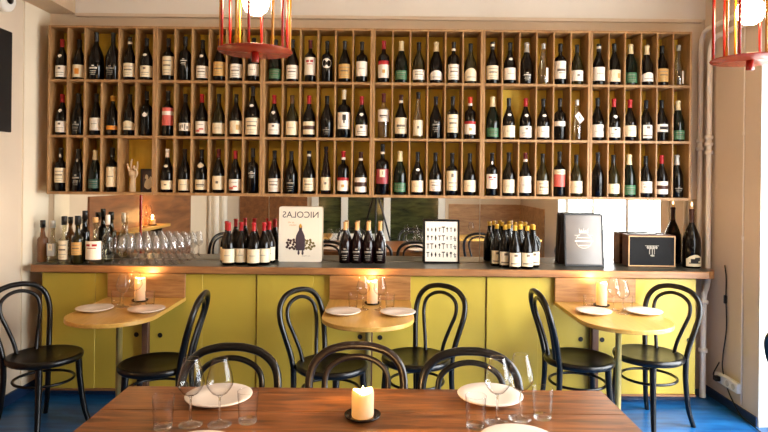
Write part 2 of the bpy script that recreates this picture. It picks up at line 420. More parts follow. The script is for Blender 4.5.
def label_mesh(R, z0, z1, deco, base, span=78):
    m = MB(); mats = [cm(base)] if base not in ('print', 'printw') else [INKG if base == 'print' else INKW]
    rr = R+.0008; h = z1-z0
    def ink(a0, a1, u0, u1, mt, off=.0014):
        if mt not in mats: mats.append(mt)
        m.patch(R+off, z0+h*u0, z0+h*u1, a0, a1, max(2, math.ceil((a1-a0)/9)), mi=mats.index(mt))
    if base in ('print', 'printw'):
        mt = mats[0]
        for q, (u0, u1, a) in enumerate(((.82, .92, 12), (.62, .72, 34), (.58, .60, 40), (.36, .42, 26), (.22, .26, 30), (.06, .10, 20))):
            ink(-a, a*(.9 if q % 2 else .7), u0, u1, mt, .0008)
        return m, mats
    if deco == 'arch':
        n = 12; V = []
        for k in range(n+1):
            a = -span+2*span*k/n; t = math.radians(a-90); zt = z0+h*(.62+.38*math.cos(math.radians(a/span*90)))
            V += [(rr*math.cos(t), rr*math.sin(t), z0), (rr*math.cos(t), rr*math.sin(t), zt)]
        m.add(V, [(2*k, 2*k+2, 2*k+3, 2*k+1) for k in range(n)], 0, True)
        ink(-40, 40, .25, .33, INKG); return m, mats
    if deco == 'round':
        pr = [(R, -1), (R, -1), (R, -1), (R, 1)]
        add_oval(m, pr, (z0+z1)/2, h*.5, h*.5, off=.0008); ink(-14, 14, .35, .62, INK); return m, mats
    m.patch(rr, z0, z1, -span, span, 18)
    d = deco
    if d == 'crest': ink(-12, 12, .68, .86, INKM); ink(-40, 40, .36, .42, INKG); ink(-34, 34, .18, .21, INKG)
    elif d == 'lines': ink(-46, 46, .74, .79, INKG); ink(-38, 38, .48, .56, INKM); ink(-44, 44, .26, .29, INKG); ink(-30, 30, .12, .15, INKG)
    elif d == 'script': ink(-44, 40, .42, .56, INKM); ink(-30, 34, .30, .35, INKG)
    elif d == 'plain': ink(-30, 30, .5, .54, INKG)
    elif d == 'dot': ink(-12, 12, .45, .62, INKM)
    elif d == 'orange': ink(-18, 22, .25, .7, cm('orange'))
    elif d == 'redflick': ink(-50, -4, .12, .3, cm('pink')); ink(-10, 30, .3, .42, cm('pink')); ink(-25, 30, .7, .74, INKG)
    elif d == 'redtop': ink(-span, span, .78, 1, cm('red')); ink(-16, 16, .28, .48, cm('tan'))
    elif d == 'redtext': ink(-40, -8, .72, .84, cm('red')); ink(6, 36, .72, .84, cm('red')); ink(-30, 30, .6, .64, cm('red'))
    elif d == 'band': ink(-span, span, .38, .68, cm('brown'))
    elif d == 'darkband': ink(-36, 46, .3, .7, INK)
    elif d == 'figure': ink(-10, 22, .52, .86, INK); ink(-2, 10, .36, .54, INK); ink(-36, 36, .14, .17, INKG)
    elif d == 'pattern':
        for q in range(5): ink(-60+22*q, -48+22*q, .1+.15*(q % 3), .6+.1*(q % 4), INKM)
    elif d == 'stripe': ink(-span, span, .58, .80, cm('white'))
    elif d == 'stripetop': ink(-span, span, .72, 1, cm('cream')); ink(-40, 40, .8, .9, INKM)
    elif d == 'square': ink(-24, 22, .45, .95, cm('cream')); ink(-4, 8, .6, .85, INKM)
    elif d == 'mark': ink(40, 58, .5, .75, INKM); ink(-40, 20, .45, .48, INKG)
    elif d == 'box': ink(-44, 44, .16, .24, INKM); ink(-14, 18, .72, .9, INKM)
    elif d == 'spot': ink(12, 48, .3, .7, cm('tan'))
    return m, mats
def bottle_meshes(ty, H, cap, neck, lz0, lz1, lcol, deco, body, span=78):
    """list of (part name, mesh collector, materials)"""
    R, prof = profile(ty, H); out = []
    bodies = {'d': BODY, 'g': BODYG, 'o': BODYO, 'c': CLR, 'r': BODYR}
    b = MB(); b.lathe([(0, .006)]+prof+[(0, H)], 22)
    out.append(('glass_body', b, bodies[body]))
    c0 = {'ch': .76, 'fl': .86}.get(ty, .80)
    if cap == 'yellow': c0 = .89
    if cap == 'gold': c0 = .86
    out.append(('capsule', sleeve(prof, c0*H, H, .0009), cm(cap)))
    if neck:
        kind, col, y = neck
        z = y
        if kind == 'band':
            out.append(('neck_band', sleeve(prof, z-.009, z+.009, .0016, n=16), cm(col)))
        elif kind == 'collar':
            m = MB(); add_oval(m, prof, z, .026, .022, shape='tri', off=.003); out.append(('neck_label', m, cm(col)))
        else:
            m = MB(); sz = {'oval': (.015, .0105), 'shield': (.015, .0135), 'tri': (.02, .018), 'twist': (.008, .013)}[kind]
            add_oval(m, prof, z, sz[0], sz[1], shape=kind, off=.002); out.append(('neck_label', m, cm(col)))
    if lcol:
        m, mats = label_mesh(R, lz0, lz1, deco, lcol, span); out.append(('label', m, mats))
    return out
def put_bottle(name, parts, label, loc, group, rz=0, cat='bottle'):
    t = thing(name, label, cat, loc, rz, group)
    for n, m, mats in parts: m.build(n, mats, t)
    return t
BASE = {0: [395, 398, 398, 405, 395, 395], 1: [378, 385, 385, 385, 390, 375], 2: [378, 385, 385, 385, 378, 370]}
B = {}
B[0, 0] = [('bg', 130, 'red', 'shield white 245', 310, 385, 'white', 'crest', 'd'), ('bg', 130, 'black', '', 303, 385, 'cream', 'orange', 'd'), ('mg', 80, 'black', '', 300, 372, 'printw', '', 'd'),
 ('mg', 85, 'black', '', 302, 372, 'print', '', 'd'), ('bg', 112, 'black', 'band white 150', 290, 380, 'cream', 'lines', 'd'), ('bg', 118, 'black', 'oval white 232', 305, 380, 'cream', 'crest', 'd')]
B[0, 1] = [('bg', 112, 'red', 'shield white 222', 293, 365, 'white', 'crest', 'd'), ('ch', 105, 'black', '', 290, 360, 'print', '', 'd'), ('bg', 105, 'black', '', 268, 350, 'white', 'plain', 'd'),
 ('bg', 118, 'gold', '', 318, 345, 'orange', 'plain', 'd'), ('bg', 105, 'black', '', 285, 345, 'cream', 'arch', 'd'), ('bx', 85, 'black', 'tri white 240', 0, 0, '', '', 'd')]
B[0, 2] = [('bx', 95, 'black', 'twist white 145', 228, 325, 'cream', 'lines', 'd'), ('ch', 100, 'black', 'twist silver 175', 265, 345, 'print', '', 'd'), ('ch', 108, 'foil', '', 300, 360, 'teal', 'lines', 'g'),
 ('bx', 90, 'black', '', 218, 350, 'cream', 'plain', 'd'), None, None]
B[1, 0] = [('bx', 120, 'black', '', 243, 368, 'cream', 'lines', 'd'), ('bx', 108, 'black', '', 255, 305, 'printw', '', 'd'), ('bg', 128, 'black', 'oval white 237', 305, 385, 'white', 'lines', 'd'),
 ('bg', 120, 'darkred', '', 278, 370, 'tan', 'lines', 'd'), ('bg', 110, 'black', '', 290, 380, 'white', 'lines', 'd'), ('bx', 110, 'black', '', 288, 365, 'white', 'plain', 'd')]
B[1, 1] = [('bx', 88, 'black', '', 203, 320, 'pink', 'stripe', 'd'), ('bg', 108, 'black', '', 303, 355, 'white', 'pattern', 'd'), ('bg', 108, 'red', '', 290, 370, 'white', 'redflick', 'd'),
 ('bg', 105, 'black', '', 300, 370, 'cream', 'plain', 'o'), ('bg', 105, 'black', '', 285, 370, 'cream', 'spot', 'd'), ('mg', 50, 'black', 'oval white 183', 265, 375, 'cream', 'lines', 'd')]
B[1, 2] = [('bg', 102, 'white', 'oval cream 215', 312, 370, 'cream', 'dot', 'd'), ('bg', 100, 'black', '', 303, 375, 'cream', 'plain', 'd'), ('bg', 102, 'black', 'collar cream 205', 303, 370, 'cream', 'script', 'd'),
 ('bg', 98, 'darkred', '', 278, 368, 'cream', 'dot', 'd'), ('bg', 108, 'red', '', 298, 372, 'white', 'redflick', 'd'), ('bx', 90, 'black', '', 240, 290, 'printw', '', 'd')]
B[2, 0] = [('ch', 120, 'black', '', 320, 385, 'green', 'lines', 'g'), ('bg', 120, 'black', '', 295, 385, 'white', 'lines', 'd'), ('bx', 120, 'darkred', '', 240, 358, 'white', 'redtext', 'd'),
 ('bx', 125, 'black', '', 245, 312, 'white', 'round', 'd'), ('bg', 125, 'black', '', 283, 378, 'tan', 'lines', 'd'), ('bx', 130, 'black', '', 265, 362, 'white', 'plain', 'd')]
B[2, 1] = [('bg', 110, 'red', 'shield white 228', 300, 372, 'white', 'crest', 'd'), ('bg', 110, 'amber', '', 285, 375, 'cream', 'plain', 'o'), ('bg', 110, 'red', '', 285, 370, 'cream', 'band', 'd'),
 ('bg', 110, 'black', '', 320, 372, 'print', '', 'd'), ('bm', 70, 'cream', '', 222, 332, 'white', 'figure', 'd'), ('bg', 112, 'red', 'shield white 235', 302, 375, 'white', 'crest', 'd')]
B[2, 2] = [('bg', 105, 'black', '', 290, 378, 'white', 'lines', 'd'), ('bg', 108, 'black', '', 290, 375, 'print', '', 'd'), ('bg', 105, 'black', 'band white 132', 285, 370, 'cream', 'lines', 'd'),
 ('fl', 75, 'black', '', 278, 365, 'cream', 'dot', 'r'), ('bx', 105, 'red', 'band white 152', 280, 368, 'white', 'redtop', 'd'), ('bg', 108, 'brown', 'band white 157', 278, 375, 'white', 'band', 'd')]
B[3, 0] = [('bx', 128, 'red', '', 265, 378, 'white', 'redtop', 'd'), ('ch', 130, 'foil', '', 330, 390, 'green', 'lines', 'g'), ('bg', 135, 'black', '', 322, 388, 'white', 'lines', 'o'),
 ('ch', 130, 'foil', '', 325, 388, 'white', 'arch', 'd'), ('bx', 130, 'black', 'band white 182', 283, 385, 'white', 'lines', 'd'), ('bg', 140, 'black', '', 308, 392, 'cream', 'arch', 'o')]
B[3, 1] = [('bx', 88, 'darkred', '', 200, 280, 'white', 'script', 'c'), ('bg', 98, 'brown', 'band white 143', 252, 358, 'cream', 'script', 'd'), ('fl', 80, 'black', '', 268, 370, 'cream', 'dot', 'c'),
 ('bg', 108, 'black', '', 270, 350, 'print', '', 'd'), ('bx', 105, 'black', '', 228, 348, 'cream', 'lines', 'd'), ('bx', 108, 'orangered', 'band white 158', 272, 358, 'white', 'redtop', 'd')]
B[3, 2] = [('bm', 55, 'black', 'band white 112', 220, 318, 'maroon', 'square', 'd'), ('ch', 100, 'foil', '', 310, 370, 'green', 'lines', 'g'), ('bg', 105, 'black', 'oval white 222', 295, 370, 'cream', 'plain', 'd'),
 ('bg', 108, 'black', '', 288, 362, 'white', 'lines', 'd'), ('bx', 108, 'black', '', 228, 358, 'cream', 'crest', 'd'), ('bg', 110, 'black', '', 288, 365, 'cream', 'plain', 'd')]
B[4, 0] = [('bg', 118, 'black', 'band white 140', 280, 372, 'cream', 'lines', 'd'), ('bg', 120, 'black', 'oval white 233', 293, 372, 'white', 'plain', 'd'), ('ch', 120, 'silver', '', 320, 378, 'printw', '', 'd'),
 ('fl', 125, 'silver', '', 290, 385, 'white', 'side', 'c'), ('bx', 125, 'black', '', 245, 362, 'white', 'script', 'd'), ('bg', 130, 'black', '', 305, 375, 'white', 'dot', 'o')]
B[4, 1] = [('ch', 110, 'foil', '', 320, 378, 'green', 'lines', 'g'), ('bg', 118, 'black', 'oval white 230', 303, 380, 'cream', 'plain', 'd'), ('bg', 118, 'red', 'shield white 235', 305, 380, 'white', 'crest', 'd'),
 ('bg', 120, 'black', 'oval white 233', 305, 378, 'white', 'plain', 'd'), ('bx', 115, 'black', '', 270, 302, 'white', 'plain', 'd'), ('fl', 125, 'silver', '', 0, 0, '', 'tag', 'c')]
B[4, 2] = [('bx', 98, 'black', 'twist white 165', 240, 335, 'white', 'redtext', 'd'), ('bg', 95, 'black', '', 275, 362, 'cream', 'plain', 'd'), ('bg', 95, 'darkred', 'band white 145', 252, 360, 'white', 'mark', 'd'),
 ('bg', 100, 'black', '', 280, 368, 'cream', 'lines', 'o'), ('bx', 85, 'black', '', 205, 318, 'pink', 'stripetop', 'd'), ('bg', 105, 'black', '', 280, 360, 'cream', 'plain', 'o')]
B[5, 0] = [('bg', 125, 'black', 'band white 148', 283, 372, 'white', 'plain', 'd'), ('bg', 120, 'black', '', 300, 378, 'cream', 'spot', 'd'), ('ch', 125, 'foil', '', 318, 385, 'green', 'lines', 'g'),
 ('ch', 130, 'foil', '', 315, 375, 'white', 'arch', 'd'), ('bg', 130, 'black', '', 288, 375, 'tan', 'lines', 'd'), ('fl', 125, 'silver', '', 300, 385, 'white', 'side', 'c')]
B[5, 1] = [('bg', 95, 'black', '', 275, 358, 'white', 'mark', 'd'), ('bg', 100, 'red', 'shield white 222', 292, 358, 'white', 'crest', 'd'), ('bg', 105, 'red', '', 280, 352, 'cream', 'plain', 'd'),
 ('bg', 108, 'black', '', 275, 362, 'white', 'box', 'd'), ('bg', 105, 'black', '', 268, 318, 'white', 'darkband', 'd'), ('ch', 108, 'foil', '', 308, 368, 'green', 'lines', 'g')]
B[5, 2] = [('bg', 80, 'black', '', 0, 0, '', '', 'd'), ('bg', 95, 'black', '', 288, 352, 'cream', 'plain', 'o'), ('ch', 92, 'foil', '', 295, 358, 'green', 'lines', 'g'),
 ('bg', 100, 'black', '', 270, 345, 'white', 'lines', 'd'), ('bg', 95, 'red', '', 268, 352, 'white', 'band', 'd'), ('ch', 90, 'silver', '', 300, 340, 'print', '', 'd')]
KIND = {'bx': 'square-shouldered wine bottle', 'bg': 'sloping wine bottle', 'ch': 'champagne bottle', 'mg': 'oversized dark wine bottle', 'bm': 'oversized square-shouldered bottle', 'fl': 'slim tapering bottle'}
DW = {'crest': 'crested', 'lines': 'printed', 'script': 'lettered', 'plain': 'plain', 'dot': 'dotted', 'orange': 'orange-marked', 'redflick': 'red-flecked', 'redtop': 'red-topped', 'redtext': 'red-lettered',
      'band': 'brown-banded', 'darkband': 'black-centred', 'figure': 'black-figured', 'pattern': 'black-patterned', 'stripe': 'striped', 'stripetop': 'cream-topped', 'square': 'square-picture', 'mark': 'dark-marked', 'box': 'black-boxed', 'spot': 'tan-spotted', 'arch': 'arched', 'round': 'round', 'side': 'narrow'}
for (i, row), lst in B.items():
    base = BASE[row][i]
    for k, e in enumerate(lst):
        if not e: continue
        ty, T, cap, neck, lt, lb, lcol, deco, body = e
        H = (base+6-T)/904.0
        nk = None
        if neck:
            a, b_, c_ = neck.split(); nk = (a, b_, (base+4-int(c_))/904.0)
        z0, z1 = (base-lb)/904.0+.006, (base-lt)/904.0+.006
        span = 78
        if deco == 'box': span = 48
        parts = bottle_meshes(ty, H, cap, nk, z0, z1, lcol if deco not in ('side',) else '', deco, body, span)
        if deco == 'side':
            m = MB(); R = profile(ty, H)[0]; m.patch(R+.001, z0, z1, 20, 85, 6); parts.append(('label', m, cm('white')))
        sx, sz = slot[(i, row, k)]
        yb = 4.415+random.uniform(-.006, .006); xb = sx+random.uniform(-.003, .003)
        capw = {'black': 'black', 'foil': 'gold-foiled', 'darkred': 'dark-red', 'orangered': 'orange'}.get(cap, cap)
        capw = capw if cap == 'foil' else capw+'-capped'
        glass = {'c': 'clear ', 'o': 'olive ', 'g': 'green ', 'r': 'dark ', 'd': ''}[body]
        if deco == 'tag': desc = 'with a white paper neck tag'
        elif lcol in ('print', 'printw'): desc = 'with pale print on the glass'
        elif not lcol: desc = 'without a body label'
        else: desc = 'with %s %s label' % (DW[deco], lcol)
        if not lcol and nk: desc = 'with a white neck emblem'
        kd = KIND[ty]
        if deco == 'tag' or (lcol in ('print', 'printw')): kd = kd.replace('oversized dark', 'oversized').replace('square-shouldered wine', 'square-shouldered')
        lab = '%s %s%s %s, %s, %s slot of %s rack' % (capw, glass, kd, desc, ROWN[row], ORD[k], RNM[i])
        ws = lab.split()
        if len(ws) > 16: lab = lab.replace('with a white paper neck tag', 'with white neck tag').replace('wine bottle', 'bottle').replace(' wine ', ' ')
        if len(lab.split()) > 16: lab = lab.replace('sloping ', '').replace('square-shouldered ', '').replace('with pale print on the glass', 'with pale print')
        if len(lab.split()) > 16: print('LONG', lab)
        o = put_bottle('wine_bottle' if ty != 'ch' else 'champagne_bottle', parts, lab, (xb, yb, sz), 'bottles in the wall racks')
        if deco == 'tag':
            m = MB(); cx, cz, w, h = .004, .165, .036, .036
            q = [(cx-w*.9, -.046, cz+.012), (cx-.002, -.042, cz+.044), (cx+w, -.046, cz-.012), (cx+.004, -.049, cz-.046)]
            m.add(q+[(x, y+.001, z) for x, y, z in q], [(0, 1, 2, 3), (7, 6, 5, 4), (0, 4, 5, 1), (1, 5, 6, 2), (2, 6, 7, 3), (3, 7, 4, 0)])
            c = [(cx-.008, -.0475, cz+.006), (cx+.002, -.0465, cz+.016), (cx+.012, -.0475, cz-.008), (cx+.004, -.0485, cz-.016)]
            m.add(c, [(0, 1, 2, 3)], 1); m.build('paper_tag', [cm('white'), INKG], o)

# hand sculpture and framed picture in the leftmost rack
hx, hz = slot[(0, 2, 4)]
h = thing('hand_sculpture', 'pale raised hand sculpture beside the small framed picture, bottom row of leftmost rack', 'sculpture', (hx+.012, 4.45, hz))
HM = mat('hand_cast', (232, 204, 164), .5, noise=.04)
m = MB()
m.tube(sp([(0, 0, 0), (0, 0, .04), (.002, 0, .08), (.004, 0, .10), (.002, 0, .125), (0, 0, .155)], 4), [.024]*5+[.022]*4+[.020]*4+[.024]*3+[.032]*3+[.034, .03], 14)
m.v = [(x, y*.62, z) for x, y, z in m.v]
m.build('palm', HM, h)
fing = [[(-.024, 0, .145), (-.030, -.005, .175), (-.033, -.012, .195), (-.03, -.022, .205)],
        [(-.010, 0, .150), (-.012, 0, .190), (-.010, -.003, .220), (-.004, -.006, .243)],
        [(.008, 0, .150), (.014, -.006, .180), (.016, -.02, .19), (.014, -.028, .172)],
        [(.022, 0, .145), (.033, -.002, .175), (.037, -.004, .20), (.036, -.006, .225)]]
for f in fing:
    p = sp(f, 4); m = MB(); m.tube(p, [.0085-.003*q/(len(p)-1) for q in range(len(p))], 8); m.build('finger', HM, h)
p = sp([(.02, -.008, .11), (.036, -.016, .13), (.038, -.02, .15), (.03, -.024, .168)], 4)
m = MB(); m.tube(p, [.010-.003*q/(len(p)-1) for q in range(len(p))], 8); m.build('thumb', HM, h)
fx, fz = slot[(0, 2, 5)]
t = thing('framed_picture', 'small dark framed picture leaning beside the pale hand sculpture', 'picture', (fx-.004, 4.47, fz))
m = MB(); w2, hh = .056, .172
for a, b, c, d in ((-w2, w2, 0, .012), (-w2, w2, hh-.012, hh), (-w2, -w2+.01, .012, hh-.012), (w2-.01, w2, .012, hh-.012)): m.bbox(a, b, -.008, .008, c, d, .001)
m.build('frame', mat('dark_frame', (30, 20, 14), .4, noise=0), t)
m = MB(); m.box(-w2+.01, w2-.01, -.002, .004, .012, hh-.012)
def blob(m, cx, cz, rx, rz, y, mi, n=14):
    V = [(cx+rx*math.cos(2*PI*k/n)*(1+.15*math.sin(5*k)), y, cz+rz*math.sin(2*PI*k/n)*(1+.15*math.cos(3*k))) for k in range(n)]
    m.add(V, [tuple(range(n))], mi)
blob(m, .0, .06, .03, .04, -.0026, 1); blob(m, .02, .085, .02, .03, -.0028, 1); blob(m, -.012, .112, .012, .018, -.003, 1)
m.build('picture', [mat('picture_dark', (66, 42, 32), .4, noise=.2, nscale=40), cm('cream')], t)

# ------------------------------------------------------------------ counter
WT = .943
t = thing('worktop', 'long dark worktop with a wooden front edge, running below the mirror', 'worktop', (0, 4.38, WT-.05))
x0, x1 = X_(30, 4.2), X_(717, 4.2)
x0 = max(x0, XL+.03)
m = MB(); poly = [(x0, -.16), (x1-.06, -.16), (x1-.02, -.14), (x1, -.10), (x1, .172), (x0, .172)]
m.prism(poly, .004, .05); m.build('slab', SLATE, t)
e = MB(); e.bbox(x0, x1-.055, -.18, -.1602, 0, .0495, .004); e.build('edge_strip', EDGE, t)
e = MB(); e.prism([(x1-.055, -.18), (x1-.01, -.158), (x1+.018, -.11), (x1+.018, .17), (x1+.0005, .17), (x1+.0005, -.10), (x1-.02, -.1402), (x1-.055, -.1602)], 0, .0495); e.build('end_strip', EDGE, t)
bd = [X_(p, 4.24, 330) for p in (41, 148, 256, 370, 486, 590, 697)]
CL = ['leftmost yellow base cabinet, beside the left wall', 'second yellow base cabinet, below the red-capped bottles', 'third yellow base cabinet, left of the middle small table leg',
      'fourth yellow base cabinet, below the framed print', 'fifth yellow base cabinet, left of the right small table leg', 'rightmost yellow base cabinet, behind the right chair']
DHOLE = mat('finger_hole', (10, 9, 8), .6, noise=0)
for i in range(6):
    a, b = bd[i], bd[i+1]; c = (a+b)/2; w = (b-a)/2-.001
    t = thing('base_cabinet', CL[i], 'cabinet', (c, 4.38, 0), 0, 'yellow cabinets below the worktop')
    m = MB(); m.box(-w, w, -.115, .17, .05, .885); m.build('carcass', EDGE if i in (0, 5) else EDGE, t)
    MB().box(-w, w, -.06, .16, 0, .05).build('plinth', NAVY, t)
    MB().bbox(-w, w, -.142, -.116, .052, .066, .002).build('bottom_rail', EDGE, t)
    for s in (-1, 1):
        xa, xb = (-w+.003, .006) if s < 0 else (-.004, w-.003)
        yo = -.138 if s < 0 else -.128
        if s > 0: xa = .0
        else: xb = .0
        d = MB().bbox(xa, xb, yo, yo+.012, .068, .883, .002).build('door', DOORY, t)
        hx = (-w+.09 if (i % 2 == 1) else -.09+.0) if s < 0 else (w-.09 if i % 2 == 0 else .09)
        hx = {0: (None, w-.085), 1: (-w+.085, None), 2: (None, w-.07), 3: (-w+.07, None), 4: (None, w-.06), 5: (-w+.085, w-.05)}[i][0 if s < 0 else 1]
        if hx is not None:
            hm = MB(); hm.lathe([(.0135, 0), (.0165, .001), (.0175, .003), (.0165, .0035)], 16); 
            hm.v = [(x+hx, yo-.0002-z, y+.45) for x, y, z in hm.v]
            hm.build('finger_pull', DHOLE, d)

# ------------------------------------------------------------------ small tables with back panel
def arc(cx, cy, r, a0, a1, n=24): return [(cx+r*math.cos(math.radians(a0+(a1-a0)*k/n)), cy+r*math.sin(math.radians(a0+(a1-a0)*k/n))) for k in range(n+1)]
ST = .72
tabs = [(-1.662, .272, 'left half-round yellow wooden table fixed to the cabinets, nearest the liquor bottles'),
        (-.09, .285, 'middle half-round yellow wooden table below the cork-topped bottles'),
        (1.492, .283, 'right half-round yellow wooden table below the wooden crate')]
for x, hw, lab in tabs:
    t = thing('wall_table', lab, 'table', (x, 4.24, 0), 0, 'half-round tables along the counter')
    poly = [(-hw, 0)]+arc(0, -.535, hw, 180, 360, 30)+[(hw, 0)]
    m = MB(); n = len(poly)
    ins = [(px*(1-.008), -.535+(py+.535)*(1-.008) if py < -.535 else py) for px, py in poly]
    V = [(a, b, ST-.026) for a, b in ins]+[(a, b, ST-.022) for a, b in poly]+[(a, b, ST-.004) for a, b in poly]+[(a, b, ST) for a, b in ins]
    Fs = [tuple(reversed(range(n))), tuple(range(3*n, 4*n))]
    for q in range(3): Fs += [(q*n+k, q*n+(k+1) % n, (q+1)*n+(k+1) % n, (q+1)*n+k) for k in range(n)]
    m.add(V, Fs); m.build('tabletop', PINE, t)
    MB().bbox(-hw, hw, -.028, -.004, ST+.001, .889, .002).build('back_panel', PANEL, t)
    m = MB(); m.lathe([(.022, 0), (.022, .006), (.019, .012), (.019, ST-.04), (.045, ST-.036), (.045, ST-.026)], 20, (0, -.45, 0)); m.build('leg', mat('brass_leg', (196, 172, 104), .3, metal=.4, noise=.05), t)
    MB().bbox(-.022, .022, -.045, -.004, 0, ST-.027, .003).build('leg', wood('dark_post', (70, 44, 30), (104, 70, 48), .5, (9, 9, 1), 4), t)

# ------------------------------------------------------------------ near table
t = thing('dining_table', 'large dark wooden dining table in the foreground', 'table', (-.065, 1.75, 0))
tm = MB(); ys = [-.60, -.36, -.12, .12, .36, .60]
for k in range(5): tm.bbox(-.925, .925, ys[k]+.0006, ys[k+1]-.0006, .712, .75, .0025)
m, nt = WALNUT, WALNUT.node_tree
tm.build('tabletop', WALNUT, t)
for sx in (-1, 1):
    for sy in (-1, 1):
        MB().bbox(sx*.85-.035, sx*.85+.035, sy*.52-.035, sy*.52+.035, 0, .711, .005).build('leg', WALNUT, t)
MB().bbox(-.81, .81, .50, .525, .63, .711, .003).build('apron', WALNUT, t); MB().bbox(-.81, .81, -.525, -.50, .63, .711, .003).build('apron', WALNUT, t)

# ------------------------------------------------------------------ chairs
def make_chair(label, M_, loc, rz):
    t = thing('bentwood_chair', label, 'chair', loc, rz, 'bentwood cafe chairs')
    m = MB(); m.lathe([(0, .424), (.18, .424), (.205, .427), (.214, .435), (.217, .450), (.213, .463), (.203, .467), (.190, .464), (.178, .459), (.08, .455), (0, .454)], 40, closed=True); m.build('seat', M_, t)
    half = [(-.172, .150, .440), (-.188, .163, .53), (-.212, .184, .63), (-.238, .196, .72), (-.258, .180, .795), (-.270, .128, .846), (-.276, .06, .867), (-.277, 0, .871)]
    full = half+[(x, -y, z) for x, y, z in reversed(half[:-1])]
    m = MB(); m.tube(sp(full, 5), .0170, 12); m.build('back_hoop', M_, t)
    half = [(-.172, .062, .440), (-.186, .078, .53), (-.210, .108, .63), (-.234, .130, .71), (-.250, .120, .775), (-.260, .070, .815), (-.262, 0, .830)]
    full = half+[(x, -y, z) for x, y, z in reversed(half[:-1])]
    m = MB(); m.tube(sp(full, 5), .0120, 10); m.build('inner_hoop', M_, t)
    for sy in (-1, 1):
        p = sp([(.132, sy*.132, .4235), (.138, sy*.138, .30), (.155, sy*.155, .12), (.178, sy*.178, 0)], 4)
        m = MB(); m.tube(p, [.0205-.006*q/(len(p)-1) for q in range(len(p))], 12); m.build('leg', M_, t)
        p = sp([(-.172, sy*.150, .4398), (-.174, sy*.148, .30), (-.192, sy*.156, .12), (-.228, sy*.17, 0)], 4)
        m = MB(); m.tube(p, [.0185-.004*q/(len(p)-1) for q in range(len(p))], 12); m.build('leg', M_, t)
    m = MB(); m.tube([(.172*math.cos(2*PI*k/36)-.008, .166*math.sin(2*PI*k/36), .31) for k in range(36)], .009, 8, cyclic=True); m.build('leg_ring', M_, t)
    return t
D = math.radians
ch0 = make_chair('black bentwood chair at far left, against the left wall', BLK, (-2.09, 3.72, 0), D(-25))
def chair(px, py, Y, a, lab):
    x = X_(px, Y, py); return dup(ch0, (x, Y, 0), D(a), lab)
chair(156, 364, 3.58, 184, 'black bentwood chair on the right side of the left wall table')
chair(332, 360, 3.60, -33, 'black bentwood chair on the left side of the middle wall table')
chair(416, 357, 3.75, -133, 'black bentwood chair on the right side of the middle wall table')
chair(579, 357, 3.78, 2, 'black bentwood chair on the left side of the right wall table')
chair(648, 353, 3.88, -150, 'black bentwood chair at far right on the bright blue floor')
chair(213, 400, 2.20, -90, 'black bentwood chair behind the foreground table, left of the three')
chair(479, 400, 2.17, -91, 'black bentwood chair behind the foreground table, right of the three')
chb = make_chair('dark brown bentwood chair behind the foreground table, middle of the three', BRN, (-.105, 2.24, 0), D(-90))
# room behind the camera (seen in the mirror)
dup(ch0, (2.14, 2.75, 0), D(0), 'black bentwood chair cut off at the right frame edge, facing the window')
for x, y, a, lab in ((-2.25, 1.5, 205, 'black bentwood chair by the left wall near the wood panelling'), (-.45, .93, 92, 'black bentwood chair on the near side of the foreground table, left'),
                     (.42, .93, 88, 'black bentwood chair on the near side of the foreground table, right'), (1.25, 1.02, -90, 'black bentwood chair at the rear right table, window side'),
                     (1.85, 1.00, -90, 'black bentwood chair at the rear right table, next to the window'), (-1.2, .95, -90, 'black bentwood chair at the rear left table')):
    dup(ch0, (x, y, 0), D(a), lab)
def room_table(x0, x1, y0, y1, lab):
    t = thing('dining_table', lab, 'table', ((x0+x1)/2, (y0+y1)/2, 0)); w = (x1-x0)/2; d = (y1-y0)/2
    MB().bbox(-w, w, -d, d, .72, .75, .003).build('tabletop', PINE, t)
    for sx in (-1, 1):
        for sy in (-1, 1): MB().bbox(sx*(w-.06)-.02, sx*(w-.06)+.02, sy*(d-.06)-.02, sy*(d-.06)+.02, 0, .7195, .003).build('leg', BLK, t)
room_table(.95, 2.2, .15, .78, 'pale wooden table at the rear right, beside the window')
room_table(-1.7, -.75, .15, .75, 'pale wooden table at the rear left')
# wall ledge with candle
for yy, rr_, c_ in ((.42, .055, 'PIPEM'), (-.02, .06, 'PIPEM')):
    q = MB(); q.lathe([(0, .001), (rr_, .001), (rr_, 3.099), (0, 3.099)], 20, closed=True); q = q.build('heating_pipe', PIPEM); q.location = (-2.44, yy, 0)
    tag(q, 'thick pale floor-to-ceiling pipe by the left wall, %s' % ('nearer the counter' if yy > .2 else 'farther from the counter'), 'pipe')
t = thing('wall_ledge', 'narrow pale ledge fixed to the wood panelling on the left wall', 'shelf', (XL+.021, 2.95, 1.02))
MB().bbox(0, .16, -.55, .55, 0, .03, .003).build('ledge_board', PINE, t)
for y in (-.4, .4): MB().box(0, .12, y-.012, y+.012, -.1, -.0005).build('bracket', BLK, t)

# ------------------------------------------------------------------ tableware
def plate(loc, r, lab):
    m = MB(); m.lathe([(0, .002), (r*.55, .0), (r*.60, .002), (r*.98, .016), (r, .020), (r*.985, .022), (r*.62, .009), (0, .008)], 40, closed=True)
    return tag_at(m.build('plate', PLATE), loc, lab, 'plate', 'white plates on the tables')
def tag_at(o, loc, lab, cat, grp):
    o.location = loc; return tag(o, lab, cat, grp)
R0 = .044
gm = MB()
gm.lathe([(0, 0), (R0*.88, 0), (R0*.9, .0015), (R0*.5, .004), (.008, .010), (.0038, .022), (.0035, .088), (.006, .093), (.010, .0955), (0, .096)], 32, closed=True, mi=1)
gm.lathe([(0, .0965), (.010, .0968), (.024, .104), (R0*.80, .118), (R0*.97, .131), (R0, .139), (R0*.95, .155), (R0*.80, .182), (R0*.60, .212), (R0*.55, .22)], 32, closed=True, mi=0)
gm.lathe([(R0*.55, .2200), (R0*.565, .2205), (R0*.565, .2192)], 32, closed=True, mi=1)
g0 = gm.build('wine_glass', [GL, GLS])
